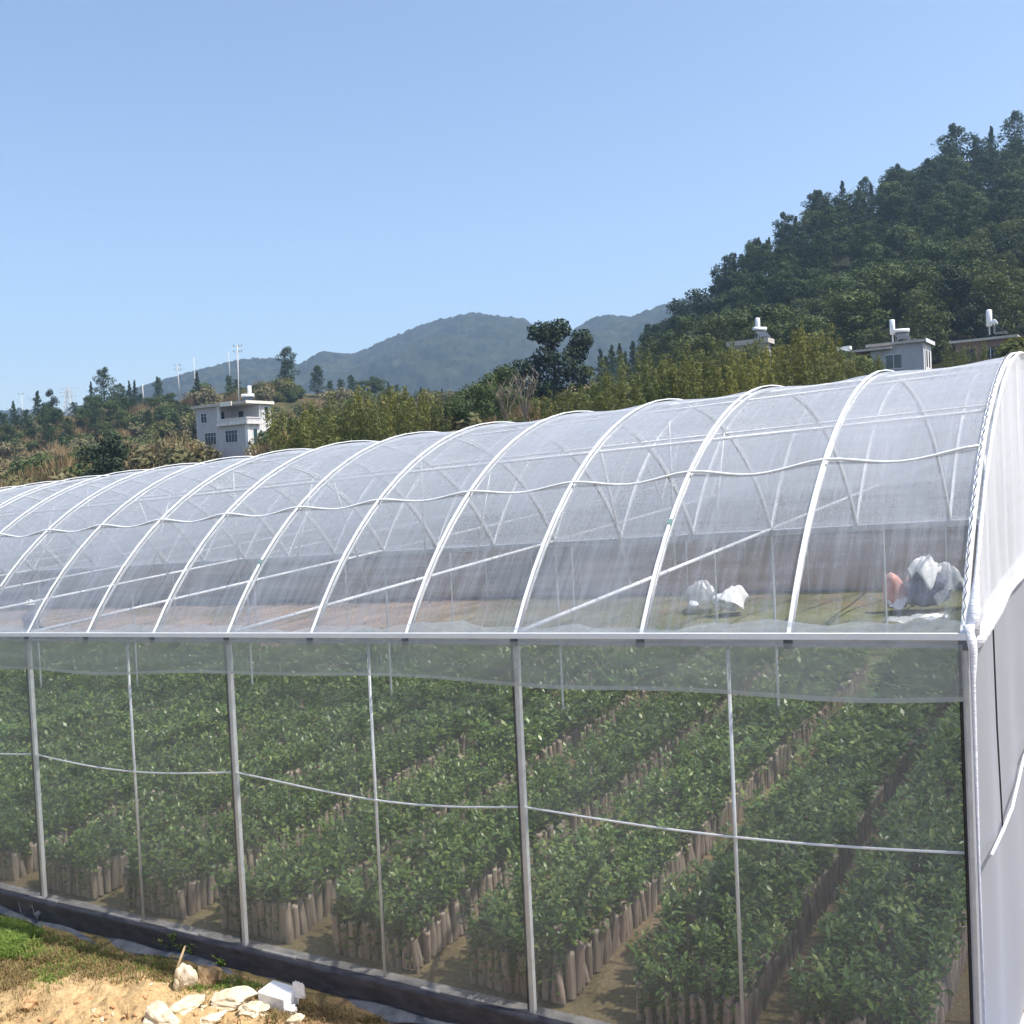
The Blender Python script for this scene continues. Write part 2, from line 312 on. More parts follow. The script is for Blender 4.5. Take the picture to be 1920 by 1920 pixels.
# ------------------------------------------------------------------ ground sheet
def build_ground():
    rad = np.concatenate([np.geomspace(.25, 4.5, 26), np.arange(4.6, 15, .05), np.geomspace(15.05, 440, 200)])
    ang = np.concatenate([np.linspace(-58, 58, 1050), np.linspace(60, 300, 70)]); ang = np.radians(ang)
    na = len(ang); A, Rr = np.meshgrid(ang, rad)
    X = Rr * np.sin(A); Y = Rr * np.cos(A)
    Z, s, e = terrain(X, Y)
    # yard: lumps, the mound of dug soil
    yard = smooth(.25, .8, s) * (1 - smooth(5, 7, s))
    Z = Z + yard * ((fbm(X * 2.2, Y * 2.2, 21, 5) - .5) * .16 + (fbm(X * 9, Y * 9, 31, 3) - .5) * .045)
    MC = gh_at(330, 1900, -.27)
    mx, my = X - MC[0], Y - MC[1]; al = mx * LD[0] + my * LD[1]; ac = mx * NF[0] + my * NF[1]
    mound = np.exp(-((al / 1.9) ** 2 + ((ac - .45) / .85) ** 2))
    Z = Z + .20 * mound * (1 + 1.0 * (fbm(X * 5, Y * 5, 41, 4) - .5)) + mound * (fbm(X * 16, Y * 16, 43, 3) - .5) * .10
    V = np.stack([X.ravel(), Y.ravel(), Z.ravel()], 1)
    i = np.arange(len(rad) - 1)[:, None] * na; j = np.arange(na)[None, :]; j2 = (j + 1) % na
    Q = np.stack([(i + j).ravel(), (i + j2).ravel(), (i + na + j2).ravel(), (i + na + j).ravel()], 1)
    Q = Q[:, ::-1]
    # what the surface is made of, as one colour per point
    n1 = fbm(X * 1.3, Y * 1.3, 51, 5); n2 = fbm(X * 5, Y * 5, 61, 4); n3 = fbm(X / 14, Y / 14, 71, 4); n4 = fbm(X / 3.5, Y / 3.5, 81, 4)
    def c(a): return np.array(a)[None, None, :]
    mix = lambda a, b, t: a * (1 - t[..., None]) + b * t[..., None]
    soil = mix(c((.30, .19, .105)), c((.42, .27, .14)), n2)
    dryg = mix(c((.25, .20, .085)), c((.33, .25, .12)), n2)
    grs = mix(c((.10, .15, .035)), c((.19, .21, .06)), n2)
    near = mix(soil, dryg, smooth(.42, .56, n1))
    gx = smooth(10.7, 12.2, -e) ; near = mix(near, grs, gx * smooth(.25, .5, n1 + .15))
    orange = mix(c((.50, .34, .165)), c((.63, .46, .25)), n2)
    near = mix(near, orange, smooth(.22, .5, mound + (n1 - .5) * .7))
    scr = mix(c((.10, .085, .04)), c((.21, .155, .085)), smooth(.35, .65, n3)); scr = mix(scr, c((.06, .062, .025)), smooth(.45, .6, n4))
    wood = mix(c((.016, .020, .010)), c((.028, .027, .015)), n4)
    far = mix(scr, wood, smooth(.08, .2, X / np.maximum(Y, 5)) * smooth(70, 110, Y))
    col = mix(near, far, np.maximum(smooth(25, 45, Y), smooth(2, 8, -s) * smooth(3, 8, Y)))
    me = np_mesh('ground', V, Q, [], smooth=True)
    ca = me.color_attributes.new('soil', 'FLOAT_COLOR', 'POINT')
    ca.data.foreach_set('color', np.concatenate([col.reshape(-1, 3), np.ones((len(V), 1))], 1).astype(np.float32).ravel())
    m, n, out = mk('ground'); b = n.nodes.new('ShaderNodeBsdfPrincipled'); b.inputs['Roughness'].default_value = .95; b.inputs['Specular IOR Level'].default_value = .1
    at = n.nodes.new('ShaderNodeAttribute'); at.attribute_name = 'soil'
    f = noise_fac(n, 26, 'Object', None, 8, .75)
    mx_ = n.nodes.new('ShaderNodeMix'); mx_.data_type = 'RGBA'; mx_.blend_type = 'MULTIPLY'; mx_.inputs[0].default_value = 1
    n.links.new(at.outputs['Color'], mx_.inputs[6]); n.links.new(ramp(n, f, [(.3, (.55, .52, .5)), (.7, (1.25, 1.25, 1.25))]), mx_.inputs[7])
    n.links.new(mx_.outputs[2], b.inputs['Base Color'])
    bp = n.nodes.new('ShaderNodeBump'); bp.inputs['Strength'].default_value = .8; bp.inputs['Distance'].default_value = .03
    n.links.new(f, bp.inputs['Height']); n.links.new(bp.outputs[0], b.inputs['Normal']); n.links.new(b.outputs[0], out.inputs[0])
    me.materials.append(m); o = link('ground', me); tag(o, 'sloping ground of soil, dry grass and scrub reaching up the hillsides', 'ground', kind='structure')
    return MC
MOUND = build_ground()

def build_far_hills():
    sk = [(-700, 800), (-300, 790), (0, 772), (60, 768), (130, 772), (210, 752), (300, 722), (400, 694), (480, 676), (540, 676), (575, 688), (620, 664), (680, 668), (740, 640),
          (800, 614), (850, 600), (900, 589), (950, 596), (1000, 602), (1050, 640), (1085, 626), (1130, 600), (1160, 594), (1200, 597), (1240, 582), (1290, 566), (1400, 545), (1700, 560), (2400, 600)]
    sx = np.array([p[0] for p in sk], float); sy = np.array([p[1] for p in sk], float)
    nx, ny = 900, 200
    px = np.linspace(-700, 2400, nx); t = (px - 960) / F
    D0 = 700; crest = 1350 + 180 * np.sin(px / 420.)
    Zc = (hz(px) - np.interp(px, sx, sy)) / F * crest
    q = np.linspace(0, 1.25, ny); Q_, T_ = np.meshgrid(q, t, indexing='ij'); CR = np.broadcast_to(crest, Q_.shape); ZC = np.broadcast_to(Zc, Q_.shape)
    Dd = D0 + (CR - D0) * Q_; X = T_ * Dd; Y = Dd
    prof = np.where(Q_ <= 1, smooth(0, 1, Q_) * .55 + Q_ * .45, 1 - (Q_ - 1) * 1.6)
    rid = (fbm(X / 170, Y / 170, 101, 4) - .5) * 90 * np.sin(np.pi * np.clip(Q_, 0, 1)) ** 1.2
    canopy = (vnoise(X / 7, Y / 7, 111) * .6 + vnoise(X / 3.3, Y / 3.3, 112) * .4) * 11 - 6
    Z = Z0 - 12 * (1 - Q_) + ZC * prof + rid + canopy * smooth(0, .2, Q_)
    V = np.stack([X.ravel(), Y.ravel(), Z.ravel()], 1)
    i = np.arange(ny - 1)[:, None] * nx; j = np.arange(nx - 1)[None, :]
    Q = np.stack([(i + j).ravel(), (i + j + 1).ravel(), (i + nx + j + 1).ravel(), (i + nx + j).ravel()], 1)
    m = pmat('far_forest', (.010, .016, .010), (.040, .046, .026), .035, .95, 0, lo=.38, hi=.64, spec=.05)
    me = np_mesh('hills', V, Q, [m], smooth=False); tag(link('hills', me), 'hazy forested mountains far behind the valley', 'hills', kind='structure')
build_far_hills()

# ------------------------------------------------------------------ haze
def build_haze():
    b = MB().box((-1900, -40, -40), (1900, 1900, 300)); m, n, out = mk('haze_air')
    v = n.nodes.new('ShaderNodeVolumePrincipled'); v.inputs['Density'].default_value = .00034; v.inputs['Color'].default_value = (.52, .73, 1, 1); v.inputs['Anisotropy'].default_value = .2
    n.links.new(v.outputs[0], out.inputs['Volume']); o = b.build('haze', m); tag(o, 'thin blue air over the valley', 'haze', kind='stuff')
build_haze()

# ------------------------------------------------------------------ greenhouse
UMAX, NS = 42, 3
gh = empty('greenhouse', G(0, 0, 0), 0, 'long three span greenhouse of milky plastic film on white hoops with netted sides', 'greenhouse')
OFF = -np.array(gh.location)
class GMB(MB):                             # world points, stored relative to the greenhouse
    def build(s, name, mat, parent=None, smooth=False):
        s.v = [(x + OFF[0], y + OFF[1], z + OFF[2]) for x, y, z in s.v]
        return MB.build(s, name, mat, gh if parent is None else parent, smooth)
def gbox(b, u0, u1, v0, v1, w0, w1):
    return b.hexa([G(u0, v0, w0), G(u1, v0, w0), G(u1, v1, w0), G(u0, v1, w0), G(u0, v0, w1), G(u1, v0, w1), G(u1, v1, w1), G(u0, v1, w1)])
UL = float(np.linalg.norm(GL))
def mu(m): return m / UL                   # metres to hoop units
def mv(m): return m / SPAN
ARCLEN = 2 * ARC_A * ARC_R
def sag(u): return math.sin(math.pi * (u % 1.0)) ** 2
def build_greenhouse():
    for s in range(NS):                    # roof film, pulled in a little between the hoops
        def fn(a, k, s=s):
            u = a * UMAX; d = -.012 - (.022 + .022 * vnoise(math.floor(u) * 3.7, 2.5, 9)) * sag(u) * math.sin(math.pi * k) ** .5 * (1 if .02 < k < .98 else 0)
            d += .012 * (vnoise(u * 1.7, k * 9, 5) - .5)
            v, wz = arc(k, d); return G(u, s + v, wz)
        b = GMB(); b.grid(fn, UMAX * 6, 30, lambda a, k, s=s: (a * UMAX * UL + s * 57, k * ARCLEN)); b.build('roof_film', MT['film'], smooth=True)
    for s in range(NS):                    # hoops; the film is pressed onto them by white straps
        for u in range(0, UMAX + 1, 1):
            b = GMB(); b.tube([G(u, s + arc(k, -.035)[0], arc(k, -.035)[1]) for k in np.linspace(0, 1, 21)], .017, 6)
            h = b.build('hoop', MT['galv'], smooth=True)
            hw = mu(.0125 if u else .02); V = []; 
            for k in np.linspace(0, 1, 29):
                for uu, dr in ((-hw, .004), (hw, .004), (hw, .014), (-hw, .014)):
                    v, wz = arc(k, dr); V.append(G(u + uu, s + v, wz))
            Fc = [(4 * i + j, 4 * i + (j + 1) % 4, 4 * i + 4 + (j + 1) % 4, 4 * i + 4 + j) for i in range(28) for j in range(4)]
            GMB().add(V, Fc).build('film_strap', MT['strap'], h)
            if u % 4 == 2 and s == 0:      # dark tape where two strap lengths meet
                v, wz = arc(.075 + .012 * ((u * 7) % 5), .016); v2, wz2 = arc(.081 + .012 * ((u * 7) % 5), .016); e = mu(.019)
                GMB().hexa([G(u - e, v, wz - .02), G(u + e, v, wz - .02), G(u + e, v2, wz2 - .02), G(u - e, v2, wz2 - .02), G(u - e, v, wz), G(u + e, v, wz), G(u + e, v2, wz2), G(u - e, v2, wz2)]).build('strap_joint', MT['tape'], h)
    for s in range(NS):                    # purlins and the sagging clip rope
        for k, r in ((.275, .014), (.5, .016), (.725, .013), (.41, .009)):
            v, wz = arc(k, -.06); GMB().tube([G(0, s + v, wz), G(UMAX, s + v, wz)], r, 6).build('purlin', MT['galv'], smooth=True)
        for k in ((.2,) if s == 0 else ()):
            P = []
            for i in range(UMAX * 10 + 1):
                u = i / 10; v, wz = arc(k, .006 - .012 * sag(u)); kk = k - (.0015 + .006 * float(vnoise(math.floor(u) * 3.1, 7.7, 4))) * sag(u) ** .8 * (1 if k < .5 else -1); v, wz = arc(kk, .008 - .048 * sag(u)); P.append(G(u, s + v, wz))
            GMB().tube(P, .011, 6).build('clip_rope', MT['strap'], smooth=True)
    for s in range(NS + 1):                # eave beams and valley gutters, posts
        b = GMB(); q = .05 if s in (0, NS) else .14
        gbox(b, 0, UMAX, s - mv(q / 2), s + mv(q / 2), EAVE - .085, EAVE - .012); g_ = b.build('eave_beam' if s in (0, NS) else 'gutter', MT['beam'])
        if s == 0:
            b = GMB(); gbox(b, -mu(.02), UMAX, -mv(.045), -mv(.026), EAVE - .03, EAVE + .012); b.build('film_clip_rail', MT['strap'], g_)
            for u in range(0, UMAX + 1):
                b = GMB(); gbox(b, u - mu(.03), u + mu(.03), -mv(.036), -mv(.0255), EAVE - .095, EAVE - .034); b.build('hoop_clamp', MT['clamp'], g_)
        for u in range(0, UMAX + 1, 3):
            b = GMB(); r = .021 if s == 0 else .018
            if s == 0: gbox(b, u - mu(r), u + mu(r), -mv(r), mv(r), -.05, EAVE - .09)
            else: b.tube([G(u, s, -.08), G(u, s, EAVE - .09)], r, 8)
            p = b.build('post', MT['galv'], smooth=False)
            if s == 0:
                b = GMB(); gbox(b, u + mu(r + .004), u + mu(r + .012), -mv(r + .012), mv(.0), -.02, EAVE - .10); b.build('film_channel', MT['dark'], p)
        if s in (0, NS):
            for u in np.arange(1.5, UMAX, 3):
                GMB().tube([G(u - (.1 if s == 0 else 0), s, -.05), G(u - (.1 if s == 0 else 0), s, EAVE - .09)], .0135, 8).build('slim_post', MT['galv'], smooth=True)
    for s in range(NS):                    # tie bars and roof struts at every third hoop
        for u in range(0, UMAX + 1, 3):
            t = GMB(); zz = EAVE - .0
            t.tube([G(u, s + .01, zz), G(u, s + .99, zz)], .021, 6); t = t.build('tie_bar', MT['strap'], smooth=True)
            if s < 2:
                for a, k in ((.33, .28), (.5, .5), (.67, .72)):
                    v, wz = arc(k, -.06); GMB().tube([G(u, s + a, zz), G(u, s + v, wz)], .0125, 6).build('strut', MT['galv'], t, smooth=True)
    # front and far side nets, the wire behind them, flap under the eave, plinth
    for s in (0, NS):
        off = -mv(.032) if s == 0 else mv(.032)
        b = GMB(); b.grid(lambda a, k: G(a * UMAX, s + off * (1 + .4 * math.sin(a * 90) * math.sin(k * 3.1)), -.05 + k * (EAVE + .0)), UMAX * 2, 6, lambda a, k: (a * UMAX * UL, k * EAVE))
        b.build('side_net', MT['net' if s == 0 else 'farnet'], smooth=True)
        P = []
        for i in range(UMAX * 4 + 1):
            u = i / 4; ph = (u % 3) / 3; h = 1.63 - .10 * math.sin(math.pi * ph) * (1 - .3 * ph) + .02 * math.sin(u * 1.3); P.append(G(u, s + off * .25, h))
        GMB().tube(P, .009, 6).build('side_wire', MT['strap'], smooth=True)
        b = GMB(); gbox(b, -mu(.05), UMAX, s - mv(.08), s + mv(.08), -.30, -.045); pl = b.build('plinth', MT['ledge'])
        b = GMB()                          # dark film lapped over the plinth
        sg = -1 if s == 0 else 1
        def pf(a, k, s=s, sg=sg):
            u = a * UMAX; wv = .012 * math.sin(u * 2.3) + .01 * math.sin(u * 5.1 + 1)
            if k < .34: q = k / .34; return G(u, s + sg * mv(.035 + .055 * q + wv * .3), -.040 + .006 * q)
            q = (k - .34) / .66; return G(u, s + sg * mv(.092 + .02 * q + wv * q * .8), -.036 - .245 * q)
        b.grid(pf, UMAX * 5, 9, lambda a, k: (a * UMAX * UL, k)); b.build('ground_film', MT['plinth'], smooth=True)
    u = 1.2
    while u < 24:                          # pale mortar showing on the ledge between laps of film
        l = rng.uniform(.15, .55); b = GMB(); gbox(b, u, u + l, -mv(.066), -mv(.036), -.05, -.026 + rng.uniform(0, .008)); b.build('mortar_strip', MT['mortar']); u += l + rng.uniform(.25, 1.4)
    b = GMB()
    def lap(a, k):                         # film lapped over the eave, its upper edge wavy
        u = a * UMAX; kk = k * (.0085 + .003 * math.sin(u * 2.1) + .0025 * math.sin(u * 5.3 + 1) + .0018 * math.sin(u * 13) + .001 * math.sin(u * 31)); v, wz = arc(kk, .006 + .008 * math.sin(u * 7) * k); return G(u, v - mv(.005), wz)
    b.grid(lap, UMAX * 8, 4, lambda a, k: (a * UMAX * UL, k * .15)); b.build('film_lap', MT['lapfilm'], smooth=True)
    b = GMB()
    def hf(a, k):                          # loose hem of film lying on the soil
        u = a * UMAX; edge = .13 + .04 * math.sin(u * 1.9) + .03 * math.sin(u * 4.3 + .6) + .015 * math.sin(u * 11)
        p = G(u, -mv(.105 + k * edge), -.262); z = ground_like(p) ; p[2] = z + .03 + .018 * math.sin(u * 6 + k * 4) + .02 * math.sin(u * 2.1) - .012 * k; return p
    b.grid(hf, UMAX * 7, 6, lambda a, k: (a * UMAX * UL, k * .3))
    h_ = b.build('film_hem', MT['hem_solid'], smooth=True); h_.modifiers.new('thick', 'SOLIDIFY').thickness = .006
    def flapf(a, k):
        u = a * UMAX; ln = .33 + .03 * math.sin(u * .9 + .5) + .015 * math.sin(u * 2.7); bl = .02 + .03 * k * (1 + .5 * math.sin(u * 3.3) * k)
        return G(u, -mv(.05 + bl), EAVE - .05 - k * ln)
    b = GMB(); b.grid(flapf, UMAX * 5, 6, lambda a, k: (a * UMAX * UL, k * .35)); fl = b.build('eave_flap', MT['flap'], smooth=True)
    b = GMB(); b.grid(lambda a, k: flapf(a, .91 + k * .09) + np.array([NF[0], NF[1], 0]) * .004, UMAX * 5, 2, lambda a, k: (a * UMAX * UL, k * .05)); b.build('flap_hem', MT['hem'], fl, smooth=True)
def ground_like(p):
    z, s, e = terrain(np.array([p[0]]), np.array([p[1]])); return float(z[0])
MT['clamp'] = pmat('clamp_steel', (.10, .105, .115), (.16, .165, .18), 9, .5); MT['tape'] = pmat('green_tape', (.16, .27, .25), (.22, .33, .30), 9, .5)
MT['mortar'] = pmat('pale_mortar', (.52, .50, .46), (.38, .36, .33), 9, .9, .3)
MT['hem_solid'] = pmat('pale_film_hem', (.17, .18, .20), (.10, .105, .12), 6, .4, .5, (1, 1, 1))
build_greenhouse()

def build_end_wall():
    # gable film with gathered folds, first and second span; lower wall film; hem, ropes
    for s in range(NS):
        def gf(a, k, s=s):
            kk = a; v, wz = arc(kk, .0); z = EAVE + (wz - EAVE) * k
            f = .022 * math.sin(v * 46) + .018 * math.sin(v * 19 + 1) ; f *= (1 - abs(2 * k - 1) * .5)
            return G(-mu(.05 + f * .9), s + v, z)
        b = GMB(); b.grid(gf, 110, 8, lambda a, k, s=s: (s * 7 + arc(a)[0] * SPAN, k * 2)); b.build('gable_film', MT['gable'], smooth=True)
        P = []; rs = []
        for i, k in enumerate(np.linspace(0, 1, 41)):
            v, wz = arc(k, .0); P.append(G(-mu(.05), s + v, wz)); rs.append(.013 + .003 * math.sin(i * 2.1) + .03 * max(0, 1 - k * 16) ** 1.0)
        r_ = GMB().tube(P, rs, 8).build('gable_edge_roll', MT['white_film'], smooth=True)
        P = []                             # zig-zag clip wire along the edge
        for i, k in enumerate(np.linspace(0.01, .99, 160)):
            v, wz = arc(k, .022); P.append(G(mu(.004 + (.006 if i % 2 else -.006)), s + v, wz))
        GMB().tube(P, .0032, 4).build('clip_wire', MT['dark'], r_)
        P = []; rs = []
        for i in range(61):                # bunched film along the foot of the gable
            q = i / 60; P.append(G(-mu(.062), s + q, EAVE - .03 + .07 * (float(fbm(np.array(i * .13), np.array(s * 9.), 6, 4)) - .5))); rs.append(.030 + .028 * float(fbm(np.array(i * .16), np.array(s * 5. + 3), 8, 4)))
        GMB().tube(P, rs, 8).build('bunched_film', MT['white_film'], smooth=True)
        for v in (.17, .33, .5, .67, .83):
            k = (math.asin((v - .5) * SPAN / ARC_R) + ARC_A) / (2 * ARC_A)
            GMB().tube([G(0, s + v, -.1), G(0, s + v, arc(k, -.05)[1])], .018, 6).build('end_post', MT['galv'], smooth=True)
    b = GMB()
    def ef(a, k):
        v = a * NS; f = .018 * math.sin(v * 31) + .014 * math.sin(v * 13 + 2) + .03 * math.sin(v * 5.1 + k * 2); q = float(smooth(0, .10, v)); out = .035 + q * (.015 + f * math.sin(math.pi * min(1, k * 1.0)) + .02 * (1 - k) ** 2)
        return G(-mu(out), v - .012, -.26 + k * (EAVE + .22))
    b.grid(ef, 200, 14, lambda a, k: (a * NS * SPAN, k * 3)); b.build('end_wall_film', MT['endnet'], smooth=True)
    P = [G(-mu(.115 + .012 * math.sin(i)), i / 40 * NS, 1.63 - .05 * math.sin(i * .8) ** 2) for i in range(41)]
    GMB().tube(P, .011, 6).build('end_wall_rope', MT['strap'], smooth=True)
    for v in (.115, .42):                  # dark seam where lengths of the film meet
        GMB().tube([G(-mu(.09), v, 1.5), G(-mu(.075), v, 2.2), G(-mu(.07), v, EAVE - .1)], .006, 4).build('film_seam', MT['dark'])
    for i in range(2):                     # corner: film wrapped round the post
        pass
    GMB().tube([G(-mu(.03), -mv(.02), EAVE + .06), G(-mu(.05), -mv(.02), EAVE - .1), G(-mu(.045), -mv(.02), EAVE - .3), G(-mu(.045), -mv(.015), 1.5), G(-mu(.05), -mv(.02), -.2)], [.035, .028, .015, .007, .007], 8).build('corner_wrap', MT['white_film'], smooth=True)
    GMB().tube([G(mu(.015), -mv(.045), EAVE - .1), G(mu(.015), -mv(.045), -.2)], .006, 5).build('corner_seam', MT['dark'])
    b = GMB()
    def hem(a, k):
        v = -.03 + a * 2.0; p = G(-mu(.075 + k * .16 + .02 * math.sin(v * 21)), v, -.25); p[2] = ground_like(p) + .02 + .025 * math.sin(v * 17 + k * 5) * (1 - k); return p
    b.grid(hem, 60, 6, lambda a, k: (a * 12, k)); o = b.build('end_wall_hem', MT['white_film'], smooth=True)
build_end_wall()

# floor inside: bare soil with weeds
def build_floor():
    nu, nv = 170, 110; U, Vv = np.meshgrid(np.linspace(.02, UMAX, nu), np.linspace(.012, NS - .012, nv), indexing='ij')
    P = GO + U[..., None] * GL + Vv[..., None] * GC; P[..., 2] += -.07 + (fbm(P[..., 0] * 1.4, P[..., 1] * 1.4, 5) - .5) * .12
    x, y = P[..., 0], P[..., 1]; n1 = fbm(x * .5, y * .5, 8); n2 = fbm(x * 3, y * 3, 9)
    mix = lambda a, b, t: np.array(a) * (1 - t[..., None]) + np.array(b) * t[..., None]
    c = mix((.30, .225, .14), (.22, .165, .10), n2)
    c = mix(c, (.13, .16, .045), np.clip(smooth(.36, .52, n1) * (1 - .8 * smooth(8, 12, U)) * (.25 + .75 * smooth(1.5, 1.8, Vv)), 0, 1))
    c = mix(c, (.20, .205, .115), smooth(1.7, 2.0, Vv) * smooth(.25, .45, n2) * .85)
    c = mix(c, (.42, .32, .27), smooth(12, 17, U) * smooth(1.6, 2.0, Vv) * smooth(.3, .5, n1 + .1) * .8)
    i = np.arange(nu - 1)[:, None] * nv; j = np.arange(nv - 1)[None, :]
    Q = np.stack([(i + j).ravel(), (i + j + 1).ravel(), (i + nv + j + 1).ravel(), (i + nv + j).ravel()], 1)
    me = np_mesh('greenhouse_floor', P.reshape(-1, 3), Q, [], smooth=True)
    ca = me.color_attributes.new('soil', 'FLOAT_COLOR', 'POINT'); ca.data.foreach_set('color', np.concatenate([c.reshape(-1, 3), np.ones((nu * nv, 1))], 1).astype(np.float32).ravel())
    me.materials.append(bpy.data.materials['ground']); tag(link('soil_floor', me), 'bare soil and weeds inside the greenhouse', 'soil', kind='structure')
build_floor()

# ------------------------------------------------------------------ seedlings in grow bags
def leaf_geo(P, D, Nn, ln, wd):
    """one folded leaf: base, two mid points each side, tip"""
    S = np.cross(D, Nn); S /= np.linalg.norm(S) + 1e-9
    a = P; m1 = P + D * ln * .38 + Nn * ln * .05; m2 = P + D * ln * .72 + Nn * ln * .03; t = P + D * ln - Nn * ln * .10
    return [a, m1 + S * wd * .5, m1 - S * wd * .5, m2 + S * wd * .38, m2 - S * wd * .38, t, m1 - Nn * wd * .12, m2 - Nn * wd * .10]
LF = [(0, 1, 6, 0), (0, 6, 2, 0), (1, 3, 7, 6), (6, 7, 4, 2), (3, 5, 7, 3), (7, 5, 4, 7)]
def foliage(seed, n, big=1.0, h0=.31, h1=.69):
    r = np.random.default_rng(seed); V = []; Q = []
    stems = [(r.uniform(-.02, .02, 2), r.uniform(-.07, .07, 2), r.uniform(.75, 1)) for _ in range(3)]
    for i in range(n):
        b0, b1, hh = stems[i % 3]; q = r.uniform(.05, 1) ** .8; z = h0 + (h1 - h0) * hh * q
        base = np.array([b0[0] + (b1[0] - b0[0]) * q, b0[1] + (b1[1] - b0[1]) * q, z]); az = r.uniform(0, 2 * math.pi); el = r.uniform(-.35, 1.1)
        D = np.array([math.cos(az) * math.cos(el), math.sin(az) * math.cos(el), math.sin(el)])
        Nn = np.array([-math.cos(az) * math.sin(el), -math.sin(az) * math.sin(el), math.cos(el)]) + r.normal(0, .25, 3); Nn -= D * (Nn @ D); Nn /= np.linalg.norm(Nn)
        ln = r.uniform(.050, .094) * big; k = len(V); V += leaf_geo(base + D * .02, D, Nn, ln, ln * r.uniform(.40, .52))
        Q += [(k, k + 1, k + 6, k + 6), (k, k + 6, k + 2, k + 2), (k + 1, k + 3, k + 7, k + 6), (k + 6, k + 7, k + 4, k + 2), (k + 3, k + 5, k + 7, k + 7), (k + 7, k + 5, k + 4, k + 4)]
    return np.array(V), Q
def foliage_cards(seed, n):                # farther plants: each leaf one kite
    r = np.random.default_rng(seed); V = []; Q = []
    for i in range(n):
        q = r.uniform(.0, 1) ** .7; P = np.array([r.normal(0, .05), r.normal(0, .05), .35 + .33 * q]); az = r.uniform(0, 6.28); el = r.uniform(-.3, 1.0)
        D = np.array([math.cos(az) * math.cos(el), math.sin(az) * math.cos(el), math.sin(el)]); Nn = np.array([-math.cos(az) * math.sin(el), -math.sin(az) * math.sin(el), math.cos(el)]) + r.normal(0, .3, 3)
        S = np.cross(D, Nn); S /= np.linalg.norm(S); ln = r.uniform(.075, .125); k = len(V); V += [P, P + D * ln * .5 + S * ln * .24, P + D * ln, P + D * ln * .5 - S * ln * .24]; Q.append((k, k + 1, k + 2, k + 3))
    return np.array(V), np.array(Q)
def bag_geo(seed):
    r = np.random.default_rng(seed); n = 9; V = []; H = .385
    for z, f in ((0, .92), (.12, 1.04), (.25, 1.0), (.34, .98), (H, 1.05), (H - .035, .85)):
        for k in range(n): a = 2 * math.pi * k / n; q = .042 * f * (1 + r.normal(0, .06)); V.append((q * math.cos(a), q * math.sin(a), z + (r.normal(0, .012) if z == H else 0)))
    Q = [(i * n + k, i * n + (k + 1) % n, (i + 1) * n + (k + 1) % n, (i + 1) * n + k) for i in range(5) for k in range(n)]
    V.append((0, 0, H - .03)); c = len(V) - 1; Q += [(5 * n + k, 5 * n + (k + 1) % n, c, c) for k in range(n)]
    return np.array(V), np.array(Q)
def tri_fix(V, Q):                         # quads that carry a doubled corner become true triangles
    Fc = []
    for q in Q:
        s = []
        for i in q:
            if i not in s: s.append(i)
        Fc.append(tuple(int(i) for i in s))
    return [tuple(map(float, p)) for p in V], Fc
def small_mesh(name, V, Q, mat, sm=False):
    v, f = tri_fix(V, Q); me = bpy.data.meshes.new(name); me.from_pydata(v, [], f); me.materials.append(mat)
    if sm: me.polygons.foreach_set('use_smooth', [True] * len(f))
    return me
